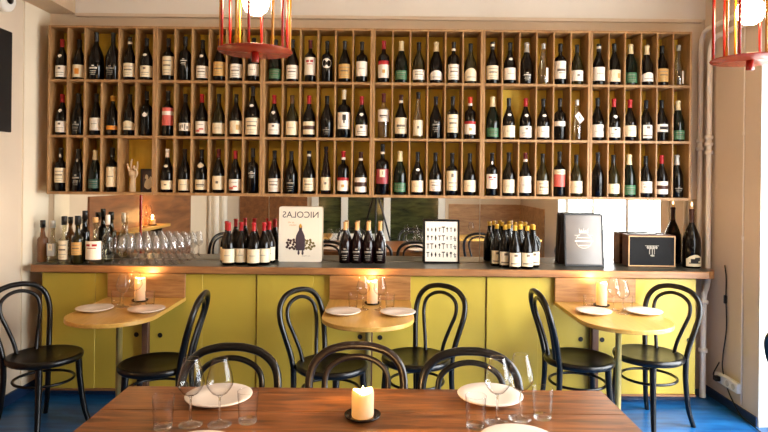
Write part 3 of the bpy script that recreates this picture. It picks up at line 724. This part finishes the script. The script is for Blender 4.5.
def wineglass(loc, lab, first=False, s=1, grp='wine glasses on the tables'):
    o = g0 if first else g0.copy()
    if not first: C.objects.link(o)
    o.location = loc; o.scale = (s, s, s); return tag(o, lab, 'wine glass', grp)
tmb = MB().lathe([(.0302, .012), (.0308, .03), (.0318, .036), (.0312, .042), (.0330, .062), (.0322, .067), (.0340, .085), (.035, .104)], 28, closed=True)
tmb.lathe([(0, 0), (.028, 0), (.030, .003), (.0302, .011), (0, .0115)], 28, closed=True, mi=1)
tmb.lathe([(.035, .104), (.0355, .105), (.0345, .1055)], 28, closed=True, mi=1)
tb0 = tmb.build('water_tumbler', [GL, GLS])
def tumbler(loc, lab, first=False, s=1):
    o = tb0 if first else tb0.copy()
    if not first: C.objects.link(o)
    o.location = loc; o.scale = (s, s, s); return tag(o, lab, 'tumbler', 'water tumblers on the tables')
def candle(loc, r, h, dish, lab, power=2.0, grp='lit pillar candles', dl='candle dish'):
    t = thing('pillar_candle', lab, 'candle', (loc[0], loc[1], loc[2]+.006), 0, grp)
    m = MB(); m.lathe([(0, 0), (r*.97, 0), (r, .004), (r, h*.86), (r*.95, h*.95), (r*.86, h), (r*.78, h*.97), (r*.72, h*.90), (r*.7, h*.72), (r*.4, h*.66), (0, h*.65)], 28, closed=True)
    m.v = [(x, y, z+(.006*math.sin(math.atan2(y, x)*2+1) if z > h*.85 and math.hypot(x, y) > r*.6 else 0)) for x, y, z in m.v]
    m.build('wax', WAX, t)
    m = MB(); m.tube([(0, 0, h*.65), (0, 0, h*.65+.012)], .001, 6); m.build('wick', INK, t)
    m = MB(); m.lathe([(0, h*.65+.008), (.0045, h*.65+.014), (.0058, h*.65+.021), (.004, h*.65+.033), (0, h*.65+.046)], 14, closed=True); m.build('flame', FLAME, t)
    l = bpy.data.lights.new('candle_light', 'POINT'); l.energy = power; l.color = (1, .58, .22); l.shadow_soft_size = .008
    lo = bpy.data.objects.new('candle_light', l); C.objects.link(lo); lo.parent = t; lo.location = (0, 0, h*.65+.052)
    dm = MB(); dm.lathe([(0, 0), (dish*.8, 0), (dish*.95, .006), (dish, .013), (dish*.97, .014), (dish*.85, .007), (r+.004, .0058), (0, .0058)], 32, closed=True)
    d = dm.build('candle_dish', DISHM); tag_at(d, loc, dl, 'dish', 'dark dishes under the candles')
ZT0 = .7505
# near table
cp = at(362.5, 420, 2.06)
candle((cp[0], 2.06, ZT0), .038, .088, .063, 'short lit pillar candle on the foreground table', 6.0, dl='round black dish under the foreground table candle')
plate((-.60, 2.21, ZT0), .122, 'white plate at the back left of the foreground table, behind two wine glasses')
plate((.405, 2.245, ZT0), .122, 'white plate at the back right of the foreground table, behind two wine glasses')
plate((-.545, 1.77, ZT0), .125, 'white plate at the front left of foreground table, cut by frame bottom')
plate((.425, 1.845, ZT0), .125, 'white plate at the front right of foreground table, cut by frame bottom')
wineglass((X_(190.5, 1.985, 427), 1.985, ZT0), 'left one of the two wine glasses on the left of the foreground table', True)
wineglass((X_(219.5, 1.99, 425), 1.99, ZT0), 'right one of the two wine glasses on the left of the foreground table')
wineglass((X_(497, 2.03, 423), 2.03, ZT0), 'left one of the two wine glasses on the right of the foreground table')
wineglass((X_(520, 2.065, 419), 2.065, ZT0), 'right one of the two wine glasses on the right of the foreground table')
tumbler((X_(163, 1.957, 428), 1.957, ZT0), 'ribbed water tumbler at the left end of the foreground table', True)
tumbler((X_(247, 2.0, 422), 2.01, ZT0), 'water tumbler right of the wine glasses on the foreground table left')
tumbler((X_(475.5, 1.99, 427), 1.99, ZT0), 'water tumbler left of the wine glasses on the foreground table right')
tumbler((X_(542.5, 2.07, 418), 2.07, ZT0), 'water tumbler at the right end of the foreground table')
Z1 = ST+.0005
names = ['left', 'middle', 'right']
spec = [dict(c=(140, 4.08), p=((94.8, 307, 3.79), (146.5, 308.5, 3.78)), g=((123, 3.90), (135.5, 3.98)), t=((116, 3.97), (150, 3.96))),
        dict(c=(372.4, 4.07), p=((343, 310.5, 3.77), (397.8, 311, 3.77)), g=((363, 3.90), (380, 3.90)), t=((353, 3.95), (390, 3.95))),
        dict(c=(601.5, 4.08), p=((593.5, 310.5, 3.86), (644, 310.5, 3.87)), g=((613.5, 3.95), (622.5, 3.86)), t=((588, 3.98), (628, 3.97)))]
for i, s in enumerate(spec):
    nm = names[i]
    candle((X_(s['c'][0], s['c'][1]), s['c'][1], Z1), .036, .155, .055, 'tall lit pillar candle on the %s wall table' % nm, 5.0, dl='dark dish under the candle on the %s wall table' % nm)
    for k, (px, py, Y) in enumerate(s['p']): plate((X_(px, Y, py), Y, Z1), .113, '%s plate of the two on the %s wall table' % (('left', 'right')[k], nm))
    for k, (px, Y) in enumerate(s['g']): wineglass((X_(px, Y, 305), Y, Z1), '%s wine glass by the candle on the %s wall table' % (('left', 'right')[k], nm), s=.98)
    for k, (px, Y) in enumerate(s['t']): tumbler((X_(px, Y, 300), Y, Z1), '%s water tumbler by the candle on the %s wall table' % (('left', 'right')[k], nm), s=.9)
# rear tables and ledge
candle((XL+.10, 2.72, 1.0505), .03, .06, .045, 'small lit candle on the ledge of the left wall', 5.0, dl='dark dish under the candle on the left wall ledge')
wineglass((XL+.11, 2.98, 1.0505), 'wine glass on the ledge of the left wall, nearer the rack'); wineglass((XL+.11, 2.86, 1.0505), 'wine glass on the ledge of the left wall, beside the candle')
for x, y, lab in ((1.25, .55, 'left'), (1.85, .55, 'middle'), (2.0, .35, 'right')): wineglass((x, y, ZT0), 'wine glass on the rear right table, %s one' % lab)
for x, y, lab in ((-.9, .5, 'right'), (-1.3, .5, 'left')): wineglass((x, y, ZT0), 'wine glass on the rear left table, %s one' % lab)
wineglass((.30, 1.27, ZT0), 'wine glass near the front edge of the foreground table, left one'); wineglass((.42, 1.24, ZT0), 'wine glass near the front edge of the foreground table, right one')

# ------------------------------------------------------------------ things on the worktop
def cb(px, Y, parts, lab, grp, name='wine_bottle', py=262): return put_bottle(name, parts, lab, (X_(px, Y, py), Y, WT), grp)
first = None
def series(items, mk, grp, name='wine_bottle'):
    f = None
    for px, Y, lab in items:
        if f is None: f = cb(px, Y, mk(), lab, grp, name)
        else: dup(f, (X_(px, Y, 262), Y, WT), 0, lab, grp)
series([(228.5, 4.305, 'red-capped bottle with cream label, front leftmost of the worktop cluster'), (241, 4.335, 'red-capped bottle with cream label, second from left in the worktop cluster'),
        (253.5, 4.30, 'red-capped bottle with cream label, third and foremost in the worktop cluster'), (263.8, 4.345, 'red-capped bottle with cream label, fourth from left in the worktop cluster'),
        (226.5, 4.42, 'red-capped bottle at the back left of the worktop cluster'), (269, 4.44, 'red-capped bottle at the back right of the worktop cluster')],
       lambda: bottle_meshes('bg', .305, 'red', None, .02, .118, 'cream', 'plain', 'd'), 'red-capped bottles on the worktop')
series([(345, 4.475, 'cork-topped dark bottle, leftmost of the four beside the poster card'), (356.5, 4.475, 'cork-topped dark bottle, second from left of four on worktop'),
        (368, 4.475, 'cork-topped dark bottle, third from left of four on worktop'), (379.8, 4.475, 'cork-topped dark bottle, rightmost of the four on worktop')],
       lambda: bottle_meshes('bg', .305, 'cork', None, .02, .12, 'print', '', 'r'), 'cork-topped bottles on the worktop')
yi = [(514.6, 4.27, 'front left'), (526.8, 4.275, 'front right'), (504.6, 4.335, 'second rank left'), (519.6, 4.365, 'second rank middle'), (533, 4.35, 'second rank right'),
      (496.5, 4.40, 'rear left'), (508.5, 4.43, 'rear second'), (520.5, 4.455, 'rear third'), (532, 4.44, 'rear right')]
series([(a, b, 'yellow-capped dark bottle with cream label, %s of the cluster beside the tent sign' % c) for a, b, c in yi],
       lambda: bottle_meshes('bg', .305, 'yellow', None, .02, .115, 'cream', 'box', 'd', 60), 'yellow-capped bottles on the worktop')
# magnum with burning tip
R_, pr_ = profile('mg', .43)
sc = 1.18
big = [(r*sc if z < .3 else r*1.1, z) for r, z in pr_]
t = thing('magnum_bottle', 'tall magnum bottle with cream label and glowing candle stub, right end of worktop', 'bottle', (X_(691.3, 4.41, 262), 4.41, WT))
MB().lathe([(0, .006)]+big+[(0, .43)], 28, closed=True).build('glass_body', BODY, t)
sleeve(big, .33, .43, .001).build('capsule', cm('brown'), t)
m, mats = label_mesh(R_*sc, .015, .10, 'arch', 'cream', 60); m.patch(R_*sc+.0015, .04, .07, -30, 20, 5, mi=1); m.patch(R_*sc+.0015, .055, .08, -5, 35, 5, mi=1); m.build('label', [cm('cream'), INK], t)
m = MB(); m.lathe([(0, .4305), (.010, .4305), (.010, .446), (.007, .45), (0, .448)], 14, closed=True); m.build('candle_stub', WAX, t)
m = MB(); m.lathe([(0, .449), (.005, .456), (.006, .463), (.003, .475), (0, .485)], 12, closed=True); m.build('flame', emis('small_flame', (255, 205, 150), 6), t)

# poster card with mirrored writing
def text_mesh(s, size, mat_, parent, loc, mirror=False, name='lettering', ext=.0004):
    cu = bpy.data.curves.new(name, 'FONT'); cu.body = s; cu.size = size; cu.extrude = ext; cu.align_x = 'CENTER'; cu.align_y = 'CENTER'
    o = bpy.data.objects.new('tmp_text', cu); C.objects.link(o)
    dg = bpy.context.evaluated_depsgraph_get(); me = bpy.data.meshes.new_from_object(o.evaluated_get(dg))
    bpy.data.objects.remove(o)
    for v in me.vertices:
        x, y, z = v.co; v.co = ((-x if mirror else x), -z, y)
    if mirror: me.flip_normals()
    me.materials.clear(); me.materials.append(mat_)
    q = bpy.data.objects.new(name, me); C.objects.link(q); q.parent = parent; q.location = loc; return q
xa, xb = X_(278.3, 4.50, 262), X_(321.8, 4.50, 262); pw_, ph_ = (xb-xa), .412
t = thing('poster_card', 'white upright poster card with mirrored lettering and grape picture, standing on worktop', 'card', ((xa+xb)/2, 4.50, WT)); t.rotation_euler = (math.radians(-3), 0, 0)
m = MB(); r = .015; poly = []
for cx, cz, a0 in ((pw_/2-r, r, -90), (pw_/2-r, ph_-r, 0), (-pw_/2+r, ph_-r, 90), (-pw_/2+r, r, 180)):
    poly += arc(cx, cz, r, a0, a0+90, 6)
n = len(poly)
V = [(a, -.004, b) for a, b in poly]+[(a, .004, b) for a, b in poly]
m.add(V, [tuple(range(n)), tuple(reversed(range(n, 2*n)))]+[(k, n+k, n+(k+1) % n, (k+1) % n) for k in range(n)])
m.build('card', mat('card_white', (240, 230, 210), .5, noise=0), t)
INKP = mat('ink_violet', (66, 52, 60), .6, noise=0); INKO = mat('ink_olive', (110, 96, 44), .6, noise=0); INKD = mat('ink_plum', (60, 32, 30), .6, noise=0)
text_mesh('NICOLAS', .066, INKP, t, (0, -.0048, .350), True)
text_mesh('au vin', .020, cm('tan'), t, (-.072, -.0048, .295), True); text_mesh('nature', .020, cm('tan'), t, (-.058, -.0048, .275), True)
m = MB(); m.lathe([(0, 0), (.03, 0), (.034, .01), (.036, .08), (.032, .11), (.016, .145), (.012, .15), (.012, .185), (0, .187)], 16, closed=True)
m.v = [(x, y*.04, z+.085) for x, y, z in m.v]; m.v = [(x, y-.0052, z) for x, y, z in m.v]; m.build('printed_bottle', INKP, t)
m = MB(); blob(m, 0, .268, .010, .016, -.0068, 0, 10); m.build('printed_stopper', cm('gold'), t)
for sgn, mm in ((-1, INKD), (1, INKO)):
    m = MB()
    for q in range(15):
        a = q*2.4; rr_ = .011+.0085*math.sqrt(q)*1.35
        blob(m, sgn*.062+rr_*math.cos(a)*.85, .128+rr_*math.sin(a)*.75, .011, .010, -.0046-.00002*q, 0, 8)
    m.build('printed_grapes', mm, t)
m = MB(); blob(m, -.012, .07, .008, .02, -.0046, 0); blob(m, .018, .07, .008, .02, -.0046, 0); m.build('printed_stems', INKP, t)
text_mesh('vins vivants', .014, INKG, t, (.045, -.0048, .045), True)

# framed print of small symbols
xa, xb = X_(423.3, 4.50, 262), X_(459.3, 4.50, 262); w = (xb-xa)/2; hh = .325
t = thing('framed_print', 'black framed white print of tiny black symbols, standing on worktop', 'picture', ((xa+xb)/2, 4.50, WT)); t.rotation_euler = (math.radians(-4), 0, 0)
m = MB(); e = .013
for a, b, c, d in ((-w, w, 0, e), (-w, w, hh-e, hh), (-w, -w+e, e, hh-e), (w-e, w, e, hh-e)): m.bbox(a, b, -.01, .01, c, d, .0015)
m.build('frame', BLK, t)
m = MB(); m.box(-w+e, w-e, -.004, .006, e, hh-e); rnd = random.Random(3)
for rw in range(4):
    zc = hh-.075-rw*.062
    for q in range(8):
        xc = -w+.034+q*(2*w-.068)/7; s0 = .015*rnd.uniform(.7, 1.2)
        k = rnd.randint(0, 4); y = -.0045
        if k in (0, 3): m.box(xc-s0*.8, xc+s0*.8, y, y+.0004, zc+s0*.9, zc+s0*1.4, 1)
        if k != 4: m.box(xc-.003, xc+.003, y, y+.0004, zc-s0*1.3, zc+s0*.9, 1)
        if k == 1: blob(m, xc, zc+s0*.8, s0*.6, s0*.7, y, 1, 8)
        if k == 2: m.box(xc-s0*.7, xc+s0*.6, y, y+.0004, zc-s0*.2, zc+s0*.15, 1); blob(m, xc+.002, zc-s0*.9, s0*.4, s0*.5, y, 1, 8)
        if k == 4: blob(m, xc, zc, s0*.45, s0*1.2, y, 1, 8)
m.build('print', [mat('print_paper', (240, 230, 214), .5, noise=0), INK], t)

# tent sign
xa, xb = X_(565.5, 4.41, 262), X_(604.8, 4.41, 262); w = (xb-xa)/2; hh = .385
t = thing('tent_sign', 'black tent sign with white crown logo on dark mirrored glass, standing on worktop', 'sign', ((xa+xb)/2, 4.425, WT), D(-1))
lean = .045
def slanted(vs, y0, y1): return [(x, y + y0+(y1-y0)*z/hh, z) for x, y, z in vs]
m = MB(); e = .013
for a, b, c, d in ((-w, w, 0, e), (-w+.004, w-.004, hh-e, hh), (-w, -w+e, e, hh-e), (w-e, w, e, hh-e)): m.bbox(a, b, -.008, .008, c, d, .0015)
m.v = slanted(m.v, 0, lean); m.build('front_frame', BLK, t)
m = MB(); m.box(-w+e, w-e, -.003, .005, e, hh-e); m.v = slanted(m.v, 0, lean); m.build('front_glass', mat('smoky_mirror', (112, 104, 98), .14, metal=.25, noise=.12, nscale=3), t)
m = MB(); m.bbox(-w-.02, w-.03, -.006, .006, 0, hh, .0015); m.v = [(x+.0+.018*z/hh, y, z) for x, y, z in slanted(m.v, .11, lean+.014)]; m.build('rear_panel', mat('dark_brown_panel', (42, 28, 20), .5, noise=.05), t)
m = MB(); zc = .235
def stroke(m, p0, p1, wd):
    d = Vector((p1[0]-p0[0], 0, p1[1]-p0[1])); nn = Vector((-d.z, 0, d.x)).normalized()*wd/2
    q = [Vector((p0[0], -.0036, p0[1]))+nn, Vector((p0[0], -.0036, p0[1]))-nn, Vector((p1[0], -.0036, p1[1]))-nn, Vector((p1[0], -.0036, p1[1]))+nn]
    m.add(q+[v+Vector((0, .0005, 0)) for v in q], [(0, 1, 2, 3), (7, 6, 5, 4), (0, 4, 5, 1), (1, 5, 6, 2), (2, 6, 7, 3), (3, 7, 4, 0)])
for k in range(5):
    x = (k-2)*.013; hgt = .034 if k % 2 == 0 else .022
    V = [(x-.006, -.0038, zc+.012), (x+.006, -.0038, zc+.012), (x*1.35, -.0038, zc+.012+hgt)]; m.add(V, [(0, 1, 2)])
stroke(m, (-.033, zc+.010), (.033, zc+.010), .008)
ov = [(.058*math.cos(2*PI*k/28), .185+.055*math.sin(2*PI*k/28)) for k in range(29)]
for k in range(28):
    if k not in (0, 13, 14, 27, 5, 6, 7, 8): stroke(m, ov[k], ov[k+1], .0022)
stroke(m, (-.068, .225), (-.03, .225), .0025); stroke(m, (.03, .225), (.068, .225), .0025)
stroke(m, (-.066, .182), (.066, .182), .009)
stroke(m, (-.04, .150), (.04, .150), .006); stroke(m, (-.046, .208), (.046, .208), .005)
m.v = slanted(m.v, 0, lean); m.build('crown_logo', INKW, t)

# wooden crate
xa, xb = X_(628.6, 4.40, 262), X_(675.6, 4.40, 262); w = (xb-xa)/2
t = thing('wooden_crate', 'dark wooden gift crate with black front and pale frame line, on the worktop', 'crate', ((xa+xb)/2, 4.415, WT), D(-1))
DKW = wood('crate_wood', (60, 32, 18), (100, 58, 34), .45, (1, 9, 9), 4)
m = MB(); m.bbox(-w, w, -.008, .11, 0, .235, .004); m.build('box', DKW, t)
m = MB(); e = .008
for a, b, c, d in ((-w+.002, w-.002, .006, .013), (-w+.002, w-.002, .222, .229), (-w+.002, -w+.009, .013, .222), (w-.009, w-.002, .013, .222)): m.box(a, b, -.0115, -.0082, c, d)
m.build('inlay_frame', cm('cork'), t)
MB().box(-w+.009, w-.009, -.0105, -.0082, .013, .222).build('front_glass', mat('crate_glass', (12, 9, 8), .4, noise=0, spec=.1), t)
m = MB()
for dx, rr_ in ((-.03, .012), (-.01, .014), (.012, .014), (.032, .012)): blob(m, dx, .145, rr_*.7, rr_, -.0108, 0, 10)
m.box(-.05, .05, -.0112, -.0106, .155, .159); m.box(-.02, -.014, -.0112, -.0106, .095, .14); m.box(.0, .006, -.0112, -.0106, .08, .14); m.box(.016, .02, -.0112, -.0106, .095, .14); blob(m, .004, .085, .016, .007, -.0109, 0, 10)
m.build('crate_logo', INKG, t)
MB().bbox(-w+.02, .06, .045, .075, .2355, .243, .002).build('rope_handle', BLK, t)

# liquor bottles at the left
LQ = mat('amber_spirit', (140, 80, 30), .1, noise=0)
def liquor(px, Y, H, R, neckz, nr, capc, caph, lab, body, lbl=None, py=262, shoulder=.12):
    t = thing('liquor_bottle', lab, 'bottle', (X_(px, Y, py), Y, WT), 0, 'spirit bottles at the left end of the worktop')
    pr = [(R*.6, .005), (R*.92, 0), (R, .008), (R, neckz*(1-shoulder)), (R*.9, neckz*(1-shoulder*.5)), (R*.55, neckz), (nr*1.2, neckz+.02), (nr, neckz+.04), (nr, H-caph), (nr*1.15, H-caph+.002), (nr*1.15, H-.004), (nr*1.05, H)]
    MB().lathe([(0, .005)]+pr+[(0, H)], 26, closed=True).build('glass_body', body, t)
    m = MB(); m.lathe([(0, H-caph), (nr*1.3, H-caph), (nr*1.3, H-.003), (nr*1.15, H+.002), (0, H+.002)], 18, closed=True); m.build('stopper', cm(capc), t)
    if lbl:
        z0, z1, col, deco = lbl; m, mats = label_mesh(R, z0, z1, deco, col, 64); m.build('label', mats, t)
    return t
liquor(42.5, 4.36, .30, .036, .185, .014, 'black', .05, 'brown spirit bottle without paper label, leftmost on the worktop', mat('brown_bottle', (120, 78, 44), .2, noise=.1), None)
liquor(52.5, 4.33, .30, .036, .15, .014, 'silver', .05, 'spirit bottle with grey and white label, second from left on worktop', CLR, (.05, .14, 'silver', 'square'))
liquor(64, 4.30, .335, .036, .185, .015, 'black', .06, 'clear spirit bottle with tall cream label and black stopper, third from left', CLR, (.03, .165, 'cream', 'lines'))
liquor(77.5, 4.29, .34, .040, .20, .016, 'black', .062, 'spirit bottle with tan printed label and thick black stopper, on worktop', BODYO, (.065, .155, 'tan', 'lines'))
liquor(84.5, 4.41, .37, .034, .24, .014, 'black', .06, 'dark spirit bottle standing behind the round decanter bottle', BODY, None)
liquor(95, 4.30, .33, .062, .16, .015, 'cork', .035, 'wide round clear decanter bottle with a square white label', CLR, (.035, .165, 'white', 'redtext'))
t = liquor(107.5, 4.42, .34, .034, .2, .012, 'white', .07, 'clear bottle with a white neck, behind the first wine glasses', CLR, None)
tag(MB().lathe([(0, 0), (.0125, 0), (.0125, .42), (0, .42)], 16, (0, 0, 0), closed=True).build('red_pole', RED), 'red vertical pole standing on the floor at the left rear', 'pole')
rp = bpy.data.objects['red_pole']; rp.location = (-2.33, 3.35, 0); rp.scale = (1, 1, 6.3)
# rows of wine glasses
row_mesh = []
k = 0
for rr in range(4):
    for q in range(8):
        px = 113+q*8.4+(rr % 2)*4.2; Y = 4.27+rr*.072
        if px > 176: continue
        lab = 'clean wine glass, %s from left in the %s row of glasses on the worktop' % (['first', 'second', 'third', 'fourth', 'fifth', 'sixth', 'seventh', 'eighth'][q], ['front', 'second', 'third', 'back'][rr])
        g = wineglass((X_(113, 4.27)+ (q*.061+(rr % 2)*.03), Y, WT+.0005), lab, s=.86, grp='wine glasses in rows on the worktop'); g.scale = (.70, .70, .86)
        if not row_mesh: row_mesh.append(g.data.copy()); row_mesh[0].materials[0] = GLR
        g.data = row_mesh[0]

# ------------------------------------------------------------------ pendant lamps
def lamp(x, y, z, lab):
    t = thing('pendant_lamp', lab, 'lamp', (x, y, z), 0, 'red and yellow rod pendant lamps')
    R = .165
    dm, nt, out = new_mat('lamp_disc') if 'lamp_disc' not in bpy.data.materials else (bpy.data.materials['lamp_disc'], None, None)
    if nt:
        b = nt.nodes.new('ShaderNodeBsdfPrincipled'); b.inputs['Base Color'].default_value = lin((150, 58, 34)); b.inputs['Roughness'].default_value = .22
        tr = nt.nodes.new('ShaderNodeBsdfTranslucent'); tr.inputs[0].default_value = lin((230, 90, 60))
        mx = nt.nodes.new('ShaderNodeMixShader'); mx.inputs[0].default_value = .10
        nt.links.new(b.outputs[0], mx.inputs[1]); nt.links.new(tr.outputs[0], mx.inputs[2]); nt.links.new(mx.outputs[0], out.inputs[0])
    m = MB(); m.lathe([(0, 0), (R, 0), (R+.002, .003), (R, .006), (0, .006)], 48, closed=True); m.build('bottom_disc', dm, t)
    m = MB(); m.lathe([(0, .44), (R, .44), (R+.002, .443), (R, .446), (0, .446)], 48, closed=True); m.build('top_disc', dm, t)
    m = MB(); m.lathe([(0, -.045), (.016, -.045), (.017, -.042), (.017, -.0005), (0, -.0005)], 18, closed=True); m.build('knob', RED, t)
    n = 12
    for k in range(n):
        a = 2*PI*(k+.35-(.3 if k % 2 else 0))/n
        m = MB(); m.lathe([(0, .0065), (.0062, .0065), (.0062, .4395), (0, .4395)], 10, (.153*math.cos(a), .153*math.sin(a), 0), closed=True); m.build('rod', RED if k % 2 else YELR, t)
    m = MB(); m.lathe([(0, .166), (.027, .170), (.047, .186), (.058, .21), (.060, .232), (.052, .26), (.034, .288), (.02, .31), (0, .312)], 28, closed=True); m.build('bulb', BULB, t)
    m = MB(); m.lathe([(0, .3125), (.022, .3125), (.024, .32), (.024, .37), (0, .375)], 16, closed=True); m.build('socket', BLK, t)
    m = MB(); m.tube([(0, 0, .375), (0, 0, .4395)], .004, 8); m.tube([(0, 0, .447), (0, 0, 3.1-z)], .004, 8); m.build('cord', BLK, t)
    return t
l1 = lamp(-.585, 2.70, 2.135, 'red and yellow rod pendant lamp hanging at the upper left')
l2 = dup(l1, (1.69, 2.78, 2.137), D(12), 'red and yellow rod pendant lamp hanging at the upper right corner')
dup(l1, (1.2, .3, 2.155), 0, 'unseen extra rod pendant lamp over the rear right, added for light')  # extra pendant behind the camera, out of view, added to brighten the room

# ------------------------------------------------------------------ pipes, cable, power strip, blackboard
def pipe(pts, r, name, lab, cat='pipe', fittings=(), grp=None, mat_=PIPEM):
    t = thing(name, lab, cat, (pts[0][0], pts[0][1], pts[0][2]), 0, grp); o = Vector(pts[0])
    m = MB(); m.tube([Vector(p)-o for p in pts], r, 14); m.build('tube', mat_, t)
    for f in fittings:
        m = MB(); fp = Vector(f)-o; m.lathe([(r, -.016), (r*1.55, -.012), (r*1.55, .012), (r, .016)], 14, fp); m.build('collar', mat_, t)
    return t
pz = 2.66
def elbow(x, y, z, yend): return [(x, y, z-.12), (x, y-.01, z-.06), (x, y-.045, z-.015), (x, y-.10, z), (x, yend, z)]
pipe([(2.37, 4.505, WT+.001), (2.37, 4.505, 1.9)]+elbow(2.37, 4.505, 2.70, 3.2), .017, 'heating_pipe', 'cream vertical pipe nearest the corner, bending forward at its top', fittings=[(2.37, 4.505, 1.88), (2.37, 4.505, 1.82)], grp='pipes in the right corner')
pipe([(2.375, 4.36+.03, WT+.001), (2.375, 4.39, 1.9)]+elbow(2.375, 4.39, 2.62, 3.2), .018, 'heating_pipe', 'cream vertical pipe in front of the other, bending forward at its top', fittings=[(2.375, 4.39, 1.90), (2.375, 4.39, 1.85), (2.375, 4.39, 1.79)], grp='pipes in the right corner')
pipe(sp([(2.385, 4.40, .888), (2.38, 4.40, .84), (2.36, 4.38, .80), (2.335, 4.36, .76), (2.33, 4.36, .70)], 4)+[(2.33, 4.36, .01)], .021, 'drain_pipe', 'white drain pipe below the right end of the worktop', fittings=[(2.33, 4.36, .70), (2.33, 4.36, .35)])
pipe([(XR-.006, 4.03, .08), (XR-.006, 4.03, 2.95)], .005, 'wall_conduit', 'thin vertical conduit running up the right wall', 'conduit', fittings=[(XR-.006, 4.03, 1.9), (XR-.006, 4.03, 1.2)])
cable = sp([(XR-.02, 4.215, .99), (XR-.012, 4.21, .90), (XR-.012, 4.21, .75), (XR-.012, 4.20, .55), (XR-.012, 4.24, .35), (XR-.012, 4.24, .24), (XR-.02, 4.15, .12), (XR-.02, 4.02, .02), (XR-.03, 3.9, .012), (XR-.05, 3.75, .012)], 5)
t = thing('power_cable', 'black cable with inline switch hanging down the right wall', 'cable', cable[0])
o = Vector(cable[0]); MB().tube([p-o for p in cable], .0045, 8).build('cord', BLK, t)
MB().bbox(-.004, .014, -.014, .008, -.27, -.21, .004).build('switch', BLK, t)
t = thing('power_strip', 'white power strip mounted low on the right wall', 'power strip', (XR-.002, 4.17, .15))
t.rotation_euler = (math.radians(0), 0, 0)
MB().bbox(-.035, 0, -.14, .13, 0, .07, .006).build('housing', WHITE, t)
for y in (-.10, -.03):
    m = MB(); m.lathe([(.018, 0), (.02, .002), (.016, .003)], 16); m.v = [(-.0355-z, y+x_, y_+.035) for x_, y_, z in m.v]; m.build('socket', mat('socket_grey', (200, 196, 186), .5, noise=0), t)
m = MB(); m.bbox(-.075, -.036, .045, .085, .02, .055, .006); m.build('plug', BLK, t)
m = MB(); m.tube([Vector(p) for p in sp([(-.07, .065, .04), (-.06, .1, .06), (-.03, .115, .10), (-.012, .11, .14)], 4)], .0045, 8); m.build('plug_cord', BLK, t)
t = thing('blackboard', 'black board hanging on the left wall at the picture edge', 'blackboard', (XL, 3.75, 1.86))
MB().bbox(.001, .025, -.34, .33, 0, .68, .004).build('board', mat('board_black', (24, 22, 20), .6, noise=.1), t)
t = thing('wall_speaker', 'round white speaker above the blackboard at the upper left corner', 'speaker', (XL, 3.98, 2.74))
m = MB(); m.lathe([(0, .0), (.075, 0), (.085, .02), (.085, .05), (.07, .065), (.04, .06), (0, .055)], 28, closed=True); m.v = [(z, x, y) for x, y, z in m.v]; m.build('housing', WHITE, t)
m = MB(); m.lathe([(0, .066), (.035, .066), (.035, .07), (0, .07)], 20, closed=True); m.v = [(z, x, y) for x, y, z in m.v]; m.build('cone', BLK, t)

# photographer's tripod standing under the camera, seen in the mirror
t = thing('camera_tripod', 'black camera tripod with spread legs, standing on the floor at the rear', 'tripod', (-.12, -.14, 0))
MB().lathe([(0, 1.36), (.03, 1.36), (.03, 1.40), (.02, 1.41), (.02, 1.46), (0, 1.46)], 14, closed=True).build('head', BLK, t)
for a in (200, 340, 90):
    MB().tube([(.02*math.cos(D(a)), .02*math.sin(D(a)), 1.37), (.42*math.cos(D(a)), .42*math.sin(D(a)), .012)], [.016, .011], 8).build('leg', BLK, t)
MB().tube([(0, 0, 1.37), (0, 0, .75)], .012, 8).build('centre_column', BLK, t)

# ------------------------------------------------------------------ light
W = bpy.data.worlds.new('world'); S.world = W; W.use_nodes = True
bg = W.node_tree.nodes['Background']; bg.inputs[0].default_value = (.93, .97, 1, 1); bg.inputs[1].default_value = 15.0
pl = bpy.data.lights.new('window_portal', 'AREA'); pl.shape = 'RECTANGLE'; pl.size = 2.3; pl.size_y = 3.06; pl.cycles.is_portal = True
po = bpy.data.objects.new('window_portal', pl); C.objects.link(po); po.location = (XR+.19, (WY0+WY1)/2, WZ/2); po.rotation_euler = (0, math.radians(90), 0)

S.cycles.use_denoising = True
S.cycles.max_bounces = 14; S.cycles.transmission_bounces = 14; S.cycles.transparent_max_bounces = 24; S.cycles.diffuse_bounces = 4; S.cycles.glossy_bounces = 5
S.cycles.sample_clamp_indirect = 6; S.cycles.blur_glossy = .5
S.view_settings.view_transform = 'Standard'; S.view_settings.look = 'None'; S.view_settings.gamma = 1; S.view_settings.use_curve_mapping = False
S.view_settings.exposure = .42
